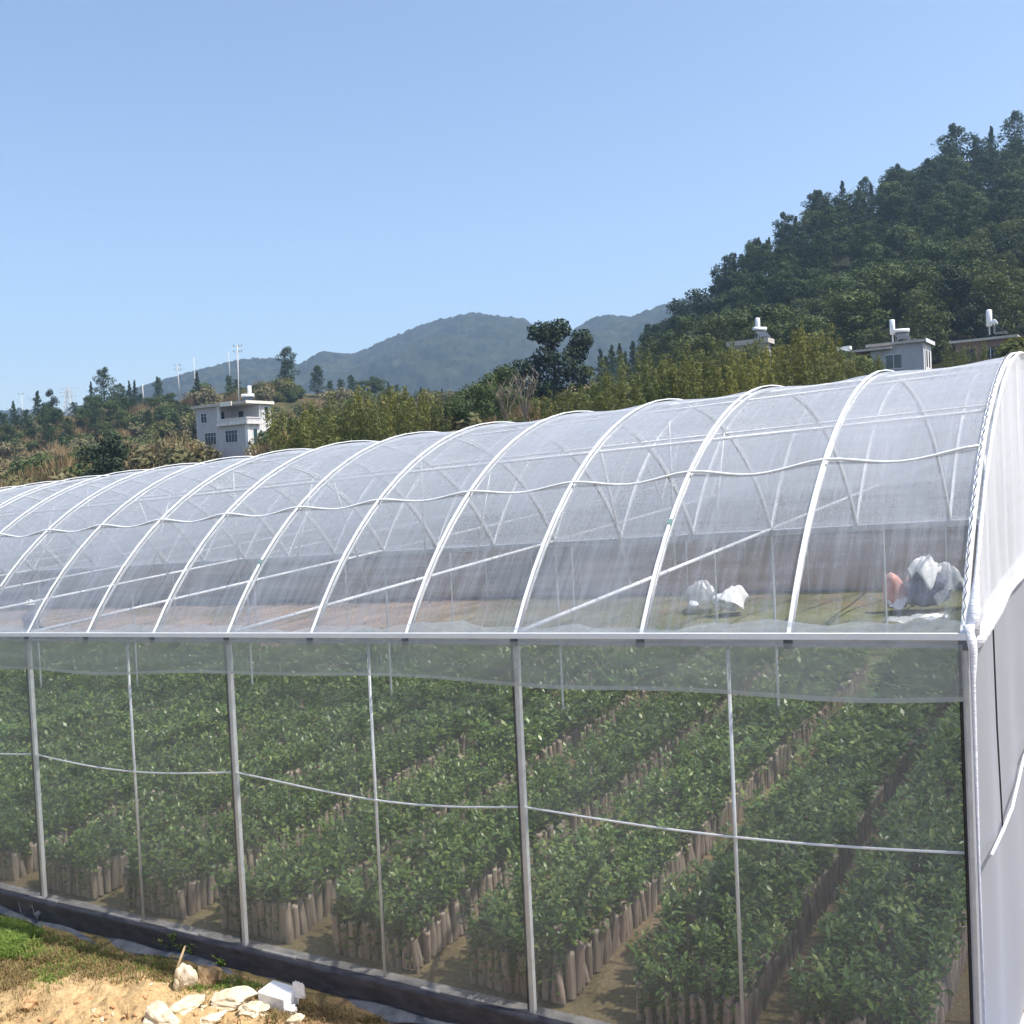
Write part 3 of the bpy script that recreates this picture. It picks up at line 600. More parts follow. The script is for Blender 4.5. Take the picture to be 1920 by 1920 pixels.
def build_seedlings():
    edges = [-.05] + [1.28 + 1.385 * i for i in range(-1, 32)]
    beds = []
    beds.append((.36, 1.18)); c = 1.30
    c0 = [1.30, 2.65, 4.05, 5.45, 6.85]
    for i in range(60):
        a = c0[i] if i < 5 else 6.85 + 1.39 * (i - 4); bn = c0[i + 1] if i < 4 else 6.85 + 1.39 * (i - 3)
        if a > UMAX - 2: break
        beds.append((a + .20, bn - .27))
    pts = []
    for bi, (a, bn) in enumerate(beds):
        vend = 1.72 + .10 * math.sin(bi * 2.2) - (.25 if bi == 0 else 0); wd = (bn - a) * UL; ve = .088 / SPAN; SPC = .155
        for j in range(int((vend - .034) * SPAN / .088)): pts.append((a + rng.normal(0, .008), .034 + j * ve + rng.normal(0, .001), 1, bi))     # the row along the path, bag to bag
        for i in range(1, int(wd / .09)): pts.append((a + i * .09 / UL, .034 + rng.normal(0, .0012), 2, bi))                                    # the front end
        nr = max(3, int(round((wd - .10) / SPC))); nc = int((vend - .05) * SPAN / SPC)
        for i in range(nr):
            for j in range(nc):
                u = a + .10 / UL + (wd - .10) / UL * (i + .5) / nr + rng.normal(0, .014); v = .034 + .1 / SPAN + j * SPC / SPAN + rng.normal(0, .0025)
                if rng.random() < .03: continue
                pts.append((u, v, 0, bi))
    pts = np.array(pts); P = GO + pts[:, :1] * GL + pts[:, 1:2] * GC; P[:, 2] += -.06
    q = P + np.array([0, 0, .5]) - CAMP; z = q @ FW; px = 960 + F * (q @ RT) / z; py = 960 - F * (q @ UP) / z
    keep = (px > -260) & (px < 2150) & (z > 2); P, pts, px, py, z = P[keep], pts[keep], px[keep], py[keep], z[keep]
    vis = (px > 5) & (px < 1830 + (py - 1200) * .03) & (py < 1905)
    order = np.argsort(np.where(vis, z, 1e6))
    near = order[:300]; rest = order[300:]; vig = .70 + .44 * fbm(P[:, 0] * .9, P[:, 1] * .9, 17, 3)
    fol = [small_mesh('foliage', *foliage(100 + i, 64), MT['leaf']) for i in range(8)]; thin = [small_mesh('foliage', *foliage(160 + i, 36, .95, .34, .68), MT['leaf']) for i in range(6)]; low = [small_mesh('foliage', *foliage(150 + i, 96, 1.1, .04, .70), MT['leaf']) for i in range(4)]
    bags = [small_mesh('grow_bag', *bag_geo(200 + i), MT['bagpink'] if i % 3 == 0 else MT['bag'], True) for i in range(5)]
    for k, i in enumerate(near):
        tilt = (rng.normal(0, .06), rng.normal(0, .06))
        if pts[i, 2] == 1: tilt = (rng.normal(.0, .05), rng.normal(.10, .06))
        e = empty('potted_seedling', P[i], rng.uniform(0, 6.28), 'dark green seedling in a tall brown grow bag near the front netting', 'seedling', 'seedlings in grow bags at the front of the beds')
        e.rotation_euler = (tilt[0], tilt[1], e.rotation_euler[2]); s = rng.uniform(.88, 1.1) * vig[i] * (1.2 if rng.random() < .07 else 1); e.scale = (s, s, s * rng.uniform(.92, 1.08))
        link('grow_bag', bags[int(rng.integers(5))], e); link('foliage', low[int(rng.integers(4))] if pts[i, 2] == 2 else (thin[int(rng.integers(6))] if pts[i, 2] > 0 else fol[int(rng.integers(8))]), e)
    # the farther thousands as one object
    FG = [foliage(300 + i, 52) for i in range(9)]; FC = [foliage_cards(320 + i, 32) for i in range(9)]; BG = [bag_geo(340 + i) for i in range(5)]
    def inst(idx, geos, mi):
        Vs, Qs, ms, b = [], [], [], 0
        for i in idx:
            gv, gq = geos[int(rng.integers(len(geos)))]; a = rng.uniform(0, 6.28); s = rng.uniform(.86, 1.12) * vig[i]; c, sn = math.cos(a), math.sin(a)
            x = (gv[:, 0] * c - gv[:, 1] * sn) * s + P[i, 0] + gv[:, 2] * rng.normal(0, .06); y = (gv[:, 0] * sn + gv[:, 1] * c) * s + P[i, 1] + gv[:, 2] * rng.normal(0, .06); zz = gv[:, 2] * s + P[i, 2]
            Vs.append(np.stack([x, y, zz], 1)); Qs.append(np.asarray(gq) + b); b += len(gv); ms.append(np.full(len(gq), mi))
        return np.concatenate(Vs), np.concatenate(Qs), np.concatenate(ms)
    mid = [i for i in rest if pts[i, 1] < .75 and z[i] < 16]; fa = [i for i in rest if not (pts[i, 1] < .75 and z[i] < 16)]
    FL = [foliage(360 + i, 84, 1.1, .04, .70) for i in range(4)]; fr = [i for i in mid if pts[i, 2] == 2]; mid = [i for i in mid if pts[i, 2] != 2]
    A = inst(mid, FG, 0) if mid else None; A2 = inst(fr, FL, 0) if fr else None; B = inst(fa, FC, 0); Cc = inst(rest, BG, 1)
    parts = [q for q in (A, A2, B, Cc) if q is not None]; Vs, Qs, ms, b = [], [], [], 0
    for v, qd, m in parts: Vs.append(v); Qs.append(qd + b); ms.append(m); b += len(v)
    Vs = np.concatenate(Vs); Qs = np.concatenate(Qs); ms = np.concatenate(ms)
    tri = Qs[:, 2] == Qs[:, 3]; me = bpy.data.meshes.new('seedling_beds'); me.vertices.add(len(Vs)); me.vertices.foreach_set('co', Vs.astype(np.float32).ravel())
    cnt = np.where(tri, 3, 4); st = np.concatenate([[0], np.cumsum(cnt)[:-1]]); msk = np.ones(Qs.shape, bool); msk[tri, 3] = False
    me.loops.add(int(cnt.sum())); me.loops.foreach_set('vertex_index', Qs[msk].astype(np.int32)); me.polygons.add(len(Qs)); me.polygons.foreach_set('loop_start', st.astype(np.int32))
    me.materials.append(MT['leaf']); me.materials.append(MT['bag']); me.polygons.foreach_set('material_index', ms.astype(np.int32)); me.update(calc_edges=True)
    tag(link('seedling_beds', me), 'thousands of dark green potted seedlings standing in long beds deeper in the greenhouse', 'seedlings', kind='stuff')
build_seedlings()

# ------------------------------------------------------------------ trees and shrubs
def cards(clumps, size, seed, up=.3, aspect=.6):
    r = np.random.default_rng(seed); Vs = []; n_ = 0
    for (c, rad, n) in clumps:
        d = r.normal(0, 1, (n, 3)); d /= np.linalg.norm(d, axis=1)[:, None]; q = r.uniform(.25, 1, n) ** .55
        P = np.array(c) + d * q[:, None] * np.array(rad)
        Nn = d + r.normal(0, .55, (n, 3)) + np.array([0, 0, up]); Nn /= np.linalg.norm(Nn, axis=1)[:, None]
        D = np.cross(Nn, r.normal(0, 1, (n, 3))); D /= np.linalg.norm(D, axis=1)[:, None]; S = np.cross(D, Nn)
        s = size * r.uniform(.6, 1.35, n)[:, None]
        Vs.append(np.stack([P - D * s * .5, P + S * s * aspect * .5, P + D * s * .6, P - S * s * aspect * .5], 1).reshape(-1, 3)); n_ += n
    V = np.concatenate(Vs); return V, np.arange(n_ * 4).reshape(-1, 4)
def crown_mesh(name, clumps, size, seed, mat, **k):
    V, Q = cards(clumps, size, seed, **k); return np_mesh(name, V, Q, [mat])
def trunk_mesh(h, r, seed, limbs=5, lean=.0):
    rr = np.random.default_rng(seed); b = MB(); P = [np.array([lean * t * h + rr.normal(0, .04) * t, rr.normal(0, .05) * t, t * h]) for t in np.linspace(0, 1, 6)]
    b.tube(P, [r * (1 - .75 * t) for t in np.linspace(0, 1, 6)], 6)
    for i in range(limbs):
        t = rr.uniform(.35, .9); p = P[0] + (P[-1] - P[0]) * t; a = rr.uniform(0, 6.28); l = h * rr.uniform(.15, .3)
        b.tube([p, p + np.array([math.cos(a) * l * .6, math.sin(a) * l * .6, l * .35]), p + np.array([math.cos(a) * l, math.sin(a) * l, l * .8])], [r * .35, r * .22, r * .08], 4)
    me = bpy.data.meshes.new('trunk'); me.from_pydata(b.v, [], b.f); me.materials.append(MT['bark']); return me
def pine_clumps(seed, h, w, n=1100, base=.22):
    r = np.random.default_rng(seed); C = []; k = 17
    for i in range(k):
        t = base + (1 - base) * (i / (k - 1)) ** .9; sp_ = w * .5 * math.sqrt(max(.06, 1 - ((t - .5) / .56) ** 2)) * (.55 + .75 * r.random()); a = i * 2.4 + r.uniform(-.5, .5)
        C.append(((math.cos(a) * sp_ * .55, math.sin(a) * sp_ * .55, t * h), (max(.4, sp_ * .62), max(.4, sp_ * .62), h * .06 + .2), int(n / k)))
    return C
def slim_clumps(seed, h, w, n, base):
    r = np.random.default_rng(seed); C = []; k = 16
    for i in range(k):
        t = base + (1 - base) * (i / (k - 1)); q = w * .5 * (1.05 - t) ** .7 * (.6 + .7 * r.random()); a = i * 2.4
        C.append(((math.cos(a) * q * .5, math.sin(a) * q * .5, t * h), (max(.2, q * .7), max(.2, q * .7), h * .05 + .15), n // k))
    return C
def broad_clumps(seed, h, w, n=1300, k=14, base=.32):
    r = np.random.default_rng(seed); C = []
    for i in range(k):
        a = r.uniform(0, 6.28); q = r.uniform(0, 1) ** .6 * w * .34; z = h * (base + (.93 - base) * r.random()); q *= 1.15 - abs(z / h - .6) * 1.1; s = w * r.uniform(.14, .24)
        C.append(((math.cos(a) * q, math.sin(a) * q, z), (s, s, s * .8), n // k))
    C.append(((0, 0, h * .9), (w * .16, w * .16, h * .1), n // k)); return C
def bamboo_clumps(seed, h, w, n=1300, k=15):
    r = np.random.default_rng(seed); C = []
    for i in range(k):
        a = r.uniform(0, 6.28); q = r.random() ** .6 * w * .42; hh = h * r.uniform(.6, 1) * (1 - .25 * q / w)
        for t in (.3, .5, .68, .84, .97):
            b = 1 + .5 * t * t; C.append(((math.cos(a) * q * b, math.sin(a) * q * b, hh * t), (w * .17 * (1.2 - t * .75), w * .17 * (1.2 - t * .75), hh * .10), max(6, n // (k * 5))))
    return C
PROT = {}
def proto(kind, i, trunk, crown):
    e = bpy.data.objects.new(kind, None); e['_'] = 0; PROT.setdefault(kind, []).append((trunk, crown))
for i in range(6): proto('pine_tree', i, trunk_mesh(9.0, .16, 400 + i, 6), crown_mesh('crown', pine_clumps(410 + i, 10, 5.2, 2800), .36, 420 + i, MT['pine'], aspect=.5))
for i in range(6): proto('broadleaf_tree', i, trunk_mesh(6.2, .16, 430 + i, 6), crown_mesh('crown', broad_clumps(440 + i, 9, 6.6, 3000), .34, 450 + i, MT['broad']))
for i in range(4): proto('olive_tree', i, trunk_mesh(5.5, .14, 550 + i, 6), crown_mesh('crown', broad_clumps(554 + i, 9, 7.0, 3000, 18, .15), .34, 560 + i, MT['olive']))
for i in range(5): proto('bamboo_clump', i, trunk_mesh(5.5, .07, 460 + i, 7), crown_mesh('crown', bamboo_clumps(470 + i, 9, 5.8, 4200), .34, 480 + i, MT['yellow_bamboo' if i == 4 else 'bamboo'], aspect=.35))
for i in range(3): proto('slim_pine', i, trunk_mesh(8.5, .12, 490 + i, 8), crown_mesh('crown', slim_clumps(500 + i, 9.6, 3.4, 1500, .25), .30, 510 + i, MT['pine']))
for i in range(3): proto('dark_tree', i, trunk_mesh(6.2, .2, 520 + i, 6), crown_mesh('crown', broad_clumps(530 + i, 9, 6.0, 3200, 20, .2), .34, 540 + i, MT['darkbroad']))
def tree(kind, p, h, label, group=None, rz=None, wide=1.0, cat='tree', v=None):
    T = PROT[kind]; tr, cw = T[int(rng.integers(len(T))) if v is None else v]
    base = 10.0 if 'pine' in kind else 7.6 if 'bamboo' in kind else 8.7
    e = empty(kind, (p[0], p[1], p[2] - .15), rng.uniform(0, 6.28) if rz is None else rz, label, cat, group); s = h / base; e.scale = (s * wide, s * wide, s)
    link('trunk', tr, e); link('crown', cw, e); return e
def at_top(kind, px, ytop, d, label, group=None, wide=1.0, cat='tree', v=None, hmin=1.5):
    """a tree on the ground d metres off whose tip reaches the given height in the view"""
    p = place(px, d); zt = Z0 + (hz(px) - ytop) / F * d; h = max(hmin, zt - p[2]); return tree(kind, p, h, label, group, None, wide, cat, v)

# forest on the steep hill at the right: every trunk its own tree
def build_hill_forest():
    done = []; n = 0; tries = 0
    while n < 285 and tries < 20000:
        tries += 1; px = rng.uniform(1215, 2050); d = rng.uniform(128, 258)
        if px < 1300 and d > 235 and rng.random() < .5: continue
        x = d * (px - 960) / F
        if any((x - a) ** 2 + (d - b) ** 2 < 4.4 ** 2 for a, b in done): continue
        if px < 1280 and d < 150: continue
        p = place(px, d); done.append((p[0], d)); n += 1
        k = rng.random(); upper = d > 175
        if d > 228 and k < .34: tree('slim_pine', p, rng.uniform(7.5, 11.5), 'pointed pine along the crest of the steep right hill', 'pointed pines of the crest', wide=rng.uniform(1.2, 1.7))
        elif upper and k < .62: tree('pine_tree', p, rng.uniform(8, 12.0), 'dark green pine in the forest on the steep right hill', 'pines of the hill forest', wide=rng.uniform(1.0, 1.35))
        elif not upper and k < .62: tree('olive_tree', p, rng.uniform(6.5, 9.5), 'olive green rounded tree low on the steep right hill', 'olive trees low on the hill', wide=rng.uniform(1.0, 1.4))
        elif k < .9 or upper: tree('broadleaf_tree', p, rng.uniform(7, 10.5), 'dull green bushy tree in the forest on the steep right hill', 'leafy trees of the hill forest', wide=rng.uniform(.95, 1.3))
        else: tree('dark_tree', p, rng.uniform(7, 10), 'nearly black leafy tree in the forest on the steep right hill', 'dark trees of the hill forest')
build_hill_forest()
at_top('slim_pine', 1862, 243, 251, 'spire shaped pine poking above the hill crest near the right edge'); at_top('pine_tree', 1905, 222, 252, 'tall sparse pine topping the hill crest at the right edge', wide=.9)
at_top('pine_tree', 1795, 246, 250, 'broad topped pine on the highest visible part of the crest', wide=1.3)
for px, y, d, wd in ((1275, 563, 205, .9), (1322, 545, 200, 1.0), (1362, 505, 214, .95), (1300, 590, 160, 1.0), (1256, 610, 190, 1.0)):
    at_top('dark_tree', px, y, d, 'dark rounded tree stepping down the left end of the hill forest', 'dark trees at the left end of the hill', wd)

# thickets of bamboo and bushes along the foot of the hill
for px, y, d, wd, lab in ((1520, 622, 78, .9, 'tall yellow green bamboo thicket between the two right farmhouses'), (1487, 648, 80, .95, 'shorter yellow green bamboo thicket just left of the tall one'), (1548, 650, 79, .8, 'yellow green bamboo shoulder just right of the tall thicket')):
    at_top('bamboo_clump', px, y, d, lab, None, wd, 'bamboo', 4)
for px, y, d, wd in ((1150, 712, 72, .9), (1195, 700, 74, 1.0), (1240, 688, 76, 1.0), (1290, 682, 75, 1.0), (1330, 668, 78, 1.0), (1375, 655, 76, .95), (1420, 662, 72, .9), (1445, 668, 84, .8),
                     (1110, 722, 70, .8), (1560, 672, 70, .8), (1170, 668, 98, 1.1), (1225, 660, 104, 1.1), (1280, 655, 100, 1.0), (1060, 735, 68, .8), (1020, 748, 66, .7), (1350, 690, 62, .8), (1260, 708, 60, .8), (1400, 694, 60, .8), (1500, 680, 58, .8), (1392, 652, 92, 1.0), (1418, 650, 90, 1.0), (1448, 652, 92, 1.0), (1362, 655, 95, 1.0), (1470, 660, 88, .9)):
    at_top('bamboo_clump', px, y, d, 'olive green bamboo thicket behind the roof ridge below the hill', 'bamboo thickets below the hill', wd, 'bamboo')
for px, y, d in ((1605, 668, 88), (1625, 672, 84), (1648, 676, 80), (1580, 680, 74), (1790, 652, 100), (1824, 644, 98), (1800, 672, 88)):
    at_top('bamboo_clump', px, y, d, 'yellowish low bamboo bush beside the right farmhouses', 'low bamboo beside the farmhouses', 1.0, 'bamboo')
for px, y, d, wd in ((705, 742, 78, .8), (735, 735, 80, .85), (765, 740, 82, .8), (795, 745, 80, .8), (820, 752, 78, .8), (690, 765, 72, .7), (750, 762, 70, .8)):
    at_top('bamboo_clump', px, y, d, 'slender upright green bamboo thicket at mid picture behind the roof', 'bamboo at mid picture', wd, 'bamboo')
for px, y, d, wd in ((620, 752, 90, 1.0), (650, 760, 86, 1.0), (585, 768, 84, 1.0), (555, 775, 84, .9), (610, 785, 70, 1.1), (670, 782, 72, .9)):
    at_top('bamboo_clump', px, y, d, 'yellow green shrubby bamboo right of the white two storey house', 'yellow shrubs right of the white house', wd, 'bamboo')

# the big dark tree with three heads
def big_tree():
    p = place(1045, 104); s = 104 / F
    def c(px, py, rx, n, dy=0): return (((px - 1045) * s, dy, (770 - py) * s), (rx * s, rx * s * .9, rx * s * .85), n)
    C = [c(1040, 628, 30, 520), c(1018, 622, 24, 360), c(1058, 618, 22, 320), c(1098, 640, 24, 420), c(1085, 665, 26, 420), c(1060, 690, 32, 520, -1), c(1090, 705, 30, 480), c(1030, 668, 26, 380), c(1010, 690, 30, 420, .8), c(980, 690, 24, 320), c(968, 715, 24, 300), c(1040, 730, 34, 480), c(1090, 745, 30, 420), c(1000, 735, 30, 380)]
    e = empty('broadleaf_tree', (p[0], p[1], Z0 + (hz(1045) - 770) / F * 104), 0, 'big very dark evergreen tree with three heads below the mountain saddle', 'tree'); link('trunk', trunk_mesh(8, .3, 77, 8), e); link('crown', crown_mesh('crown', C, .40, 78, MT['darkbroad']), e)
big_tree()
def bare_tree(px, ybase, ytop, d, seed, label, n=8):
    r = np.random.default_rng(seed); s = d / F; h = (ybase - ytop) * s; b = MB()
    for i in range(n):
        a = r.uniform(0, 6.28); q = r.uniform(.08, .45) * h; p1 = np.array([math.cos(a) * q * .35, math.sin(a) * q * .3, h * r.uniform(.3, .5)]); p2 = np.array([math.cos(a) * q, math.sin(a) * q, h * r.uniform(.7, 1)])
        b.tube([np.zeros(3), p1, p2], [.055, .035, .012], 4)
        for _ in range(5): a2 = r.uniform(0, 6.28); l = h * .16; m = p1 + (p2 - p1) * r.uniform(.1, .9); b.tube([m, m + np.array([math.cos(a2) * l * .6, math.sin(a2) * l * .6, l])], [.03, .01], 3)
    x = place(px, d); o = b.build('bare_tree', MT['grey_bark']); o.location = (x[0], d, Z0 + (hz(px) - ybase) / F * d); tag(o, label, 'tree')
bare_tree(955, 795, 712, 60, 3, 'pale leafless tree spreading thin branches just above the roof'); bare_tree(990, 790, 690, 66, 4, 'taller leafless tree standing right of the pale spreading one', 10)
for px, y, d in ((900, 720, 90), (925, 700, 96), (870, 745, 84), (945, 690, 100), (965, 730, 84), (850, 752, 80)):
    at_top('broadleaf_tree', px, y, d, 'brownish green bushy tree left of the big three headed tree', 'bushy trees left of the big tree', 1.0)

# left ridge: pines one can tell apart
for px, y, d, kd, wd, lab in ((540, 655, 235, 'pine_tree', .9, 'lone tall pine with an open crown right of the white house'), (597, 688, 235, 'pine_tree', 1.0, 'small dense pine right of the lone tall pine'),
        (198, 694, 240, 'pine_tree', .9, 'tallest pine of the ridge group left of the white house'), (174, 716, 240, 'slim_pine', 1.0, 'slim dark pine just left of the tallest ridge pine'),
        (98, 730, 235, 'dark_tree', .75, 'rounded dark tree with a domed top near the left edge'), (73, 733, 235, 'slim_pine', 1.5, 'narrow dark tree beside the domed tree'), (28, 752, 230, 'slim_pine', 1.4, 'small pointed conifer at the far left'),
        (299, 709, 240, 'pine_tree', .8, 'pine with a tufted detached looking crown below the mountain slope'), (372, 698, 232, 'slim_pine', 1.3, 'dark spindle shaped conifer above the roof of the white house'), (245, 714, 238, 'slim_pine', 1.0, 'left one of two slim pines with thin tops'), (255, 713, 238, 'slim_pine', 1.1, 'right one of two slim pines with thin tops')):
    at_top(kd, px, y, d, lab, None, wd)
for px, y, d in ((8, 775, 215), (50, 770, 220), (110, 770, 215), (140, 755, 230), (160, 765, 210), (185, 740, 232), (215, 735, 236), (228, 722, 240), (235, 745, 225), (265, 740, 232), (285, 745, 226), (320, 738, 225), (335, 752, 215), (310, 760, 205), (180, 770, 200), (130, 785, 200), (60, 790, 200), (20, 795, 195), (90, 795, 195), (230, 770, 200), (430, 705, 240), (445, 712, 235), (330, 775, 190), (280, 770, 196), (205, 790, 186), (660, 705, 240), (640, 712, 236), (700, 706, 238), (715, 712, 240), (680, 715, 236), (620, 715, 240), (745, 722, 235), (168, 742, 228), (176, 752, 220), (190, 748, 224), (206, 752, 218), (222, 752, 220), (240, 756, 214), (252, 748, 222), (86, 762, 222), (100, 764, 218), (36, 780, 212), (300, 748, 222), (322, 756, 214), (350, 760, 210)):
    at_top('pine_tree' if rng.random() < .6 else 'broadleaf_tree', px, y, d, 'dark green tree in the band along the left ridge', 'trees along the left ridge', rng.uniform(.9, 1.3))
for px, y, d in ((730, 716, 232), (790, 725, 225), (805, 728, 222), (1130, 655, 215), (1150, 648, 220), (1165, 645, 225), (1190, 640, 220), (1210, 632, 225), (1140, 668, 200), (1175, 660, 195), (1215, 650, 200), (830, 728, 220), (860, 735, 215)):
    at_top('slim_pine', px, y, d, 'small pointed conifer in the dip between the mountain and the hill', 'conifers in the dip', 1.5)

# scrub on the left hillside
def shrub_mesh(seed, mat, size=.23, n=1900):
    r = np.random.default_rng(seed); C = []
    for i in range(9):
        a = r.uniform(0, 6.28); q = r.random() * 1.3; s = r.uniform(.45, .9); C.append(((math.cos(a) * q, math.sin(a) * q, s * .8 + r.random() * .9), (s, s, s * .9), n // 9))
    return crown_mesh('shrub', C, size, seed, mat)
def reed_mesh(seed, n=1100):
    r = np.random.default_rng(seed); V = []; Q = []
    for i in range(n):
        a = r.uniform(0, 6.28); q = r.random() ** .5 * 1.5; P = np.array([math.cos(a) * q, math.sin(a) * q, 0]); h = r.uniform(.9, 2.2) * (1.15 - q * .3); l = r.normal(0, .35, 2); t = P + np.array([l[0], l[1], h]); m = P * .5 + t * .5 + np.array([0, 0, h * .12]); wv = np.array([math.cos(a + 1.6), math.sin(a + 1.6), 0]) * r.uniform(.025, .065); k = len(V)
        V += [P - wv, P + wv, m + wv, m - wv, t]; Q += [(k, k + 1, k + 2, k + 3), (k + 3, k + 2, k + 4, k + 4)]
    v, f = tri_fix(V, Q); me = bpy.data.meshes.new('reeds'); me.from_pydata(v, [], f); me.materials.append(MT['dry']); return me
SH = [shrub_mesh(600 + i, MT['scrub']) for i in range(4)]; SG = [shrub_mesh(620 + i, MT['broad']) for i in range(4)]; SB = [shrub_mesh(630 + i, MT['bamboo']) for i in range(3)]; RD = [reed_mesh(640 + i) for i in range(3)]
def shrubs(n, x0, x1, d0, d1, mixp):
    for i in range(n):
        px = rng.uniform(x0, x1); d = rng.uniform(d0 ** .5, d1 ** .5) ** 2
        if 345 < px < 525 and d < 185: continue
        if 1655 < px < 1775 and d < 112: continue
        p = place(px, d); k = rng.choice(4, p=mixp); cl = fbm(np.array(p[0] / 11), np.array(d / 11), 33, 3)
        if cl > .60 and mixp[2] > 0: k = 2 if rng.random() < .65 else k
        elif cl < .40: k = 1 if rng.random() < .5 else k
        ms, nm, lab, gr, cat = ((SH, 'scrub_bush', 'grey olive scrub bush on the dry slope behind the roof', 'olive scrub bushes on the slope', 'bush'), (SG, 'green_bush', 'dark green leafy bush among the dry scrub behind the roof', 'dark bushes on the slope', 'bush'),
                            (RD, 'dry_reed', 'tan tuft of dry reeds on the slope behind the roof', 'dry reed tufts on the slope', 'reeds'), (SB, 'yellow_bush', 'yellow green bush on the slope behind the roof', 'yellow green bushes on the slope', 'bush'))[k]
        o = link(nm, ms[int(rng.integers(len(ms)))]); s = rng.uniform(.9, 2.1) * min(1.15, .35 + d / 120); o.location = (p[0], p[1], p[2] - .2); o.scale = (s * rng.uniform(.9, 1.3), s * rng.uniform(.9, 1.3), s); o.rotation_euler = (0, 0, rng.uniform(0, 6.28)); tag(o, lab, cat, gr)
shrubs(430, -80, 520, 76, 235, [.46, .12, .22, .20])
shrubs(240, 500, 1000, 74, 235, [.40, .22, .10, .28])
shrubs(60, 980, 1600, 76, 115, [.25, .35, .0, .40]); shrubs(5, 1850, 1990, 78, 105, [.25, .35, 0, .4])
for px, y, d in ((205, 812, 84), (220, 820, 80)):
    at_top('dark_tree', px, y, d, 'dark green leafy shrub standing out of the dry scrub left of the house', 'leafy shrubs in the dry scrub', 1.0, 'bush')

# ------------------------------------------------------------------ houses
H_ANG = math.atan2(LD[1], LD[0])           # local +x runs left and away along the shaded side, local +y runs away to the right
def local_box(par, name, mat, lo, hi): return MB().box(lo, hi).build(name, mat, par)
def window(par, x0, x1, z0, z1, face='x', y=0., nm=3, glass='glass', transom=True, sash='frame'):
    """window on the shaded side (face x, at y) or on the lit side (face y, at x=y)"""
    g = MB(); f = MB(); t = .07
    def bx(b, a0, a1, c0, c1, o0, o1):
        if face == 'x': b.box((a0, y - o1, c0), (a1, y - o0, c1))
        else: b.box((y - o1, a0, c0), (y - o0, a1, c1))
    bx(g, x0, x1, z0, z1, .003, .03); w_ = g.build('window', MT[glass], par)
    bx(f, x0 - t, x1 + t, z0 - t, z0, .003, .09); bx(f, x0 - t, x1 + t, z1, z1 + t, .003, .07); bx(f, x0 - t, x0, z0, z1, .003, .07); bx(f, x1, x1 + t, z0, z1, .003, .07)
    for i in range(1, nm): q = x0 + (x1 - x0) * i / nm; bx(f, q - t * .4, q + t * .4, z0, z1, .031, .055)
    if transom: q = z0 + (z1 - z0) * .68; bx(f, x0, x1, q - t * .4, q + t * .4, .057, .07)
    f.build('frame', MT[sash], w_); return w_
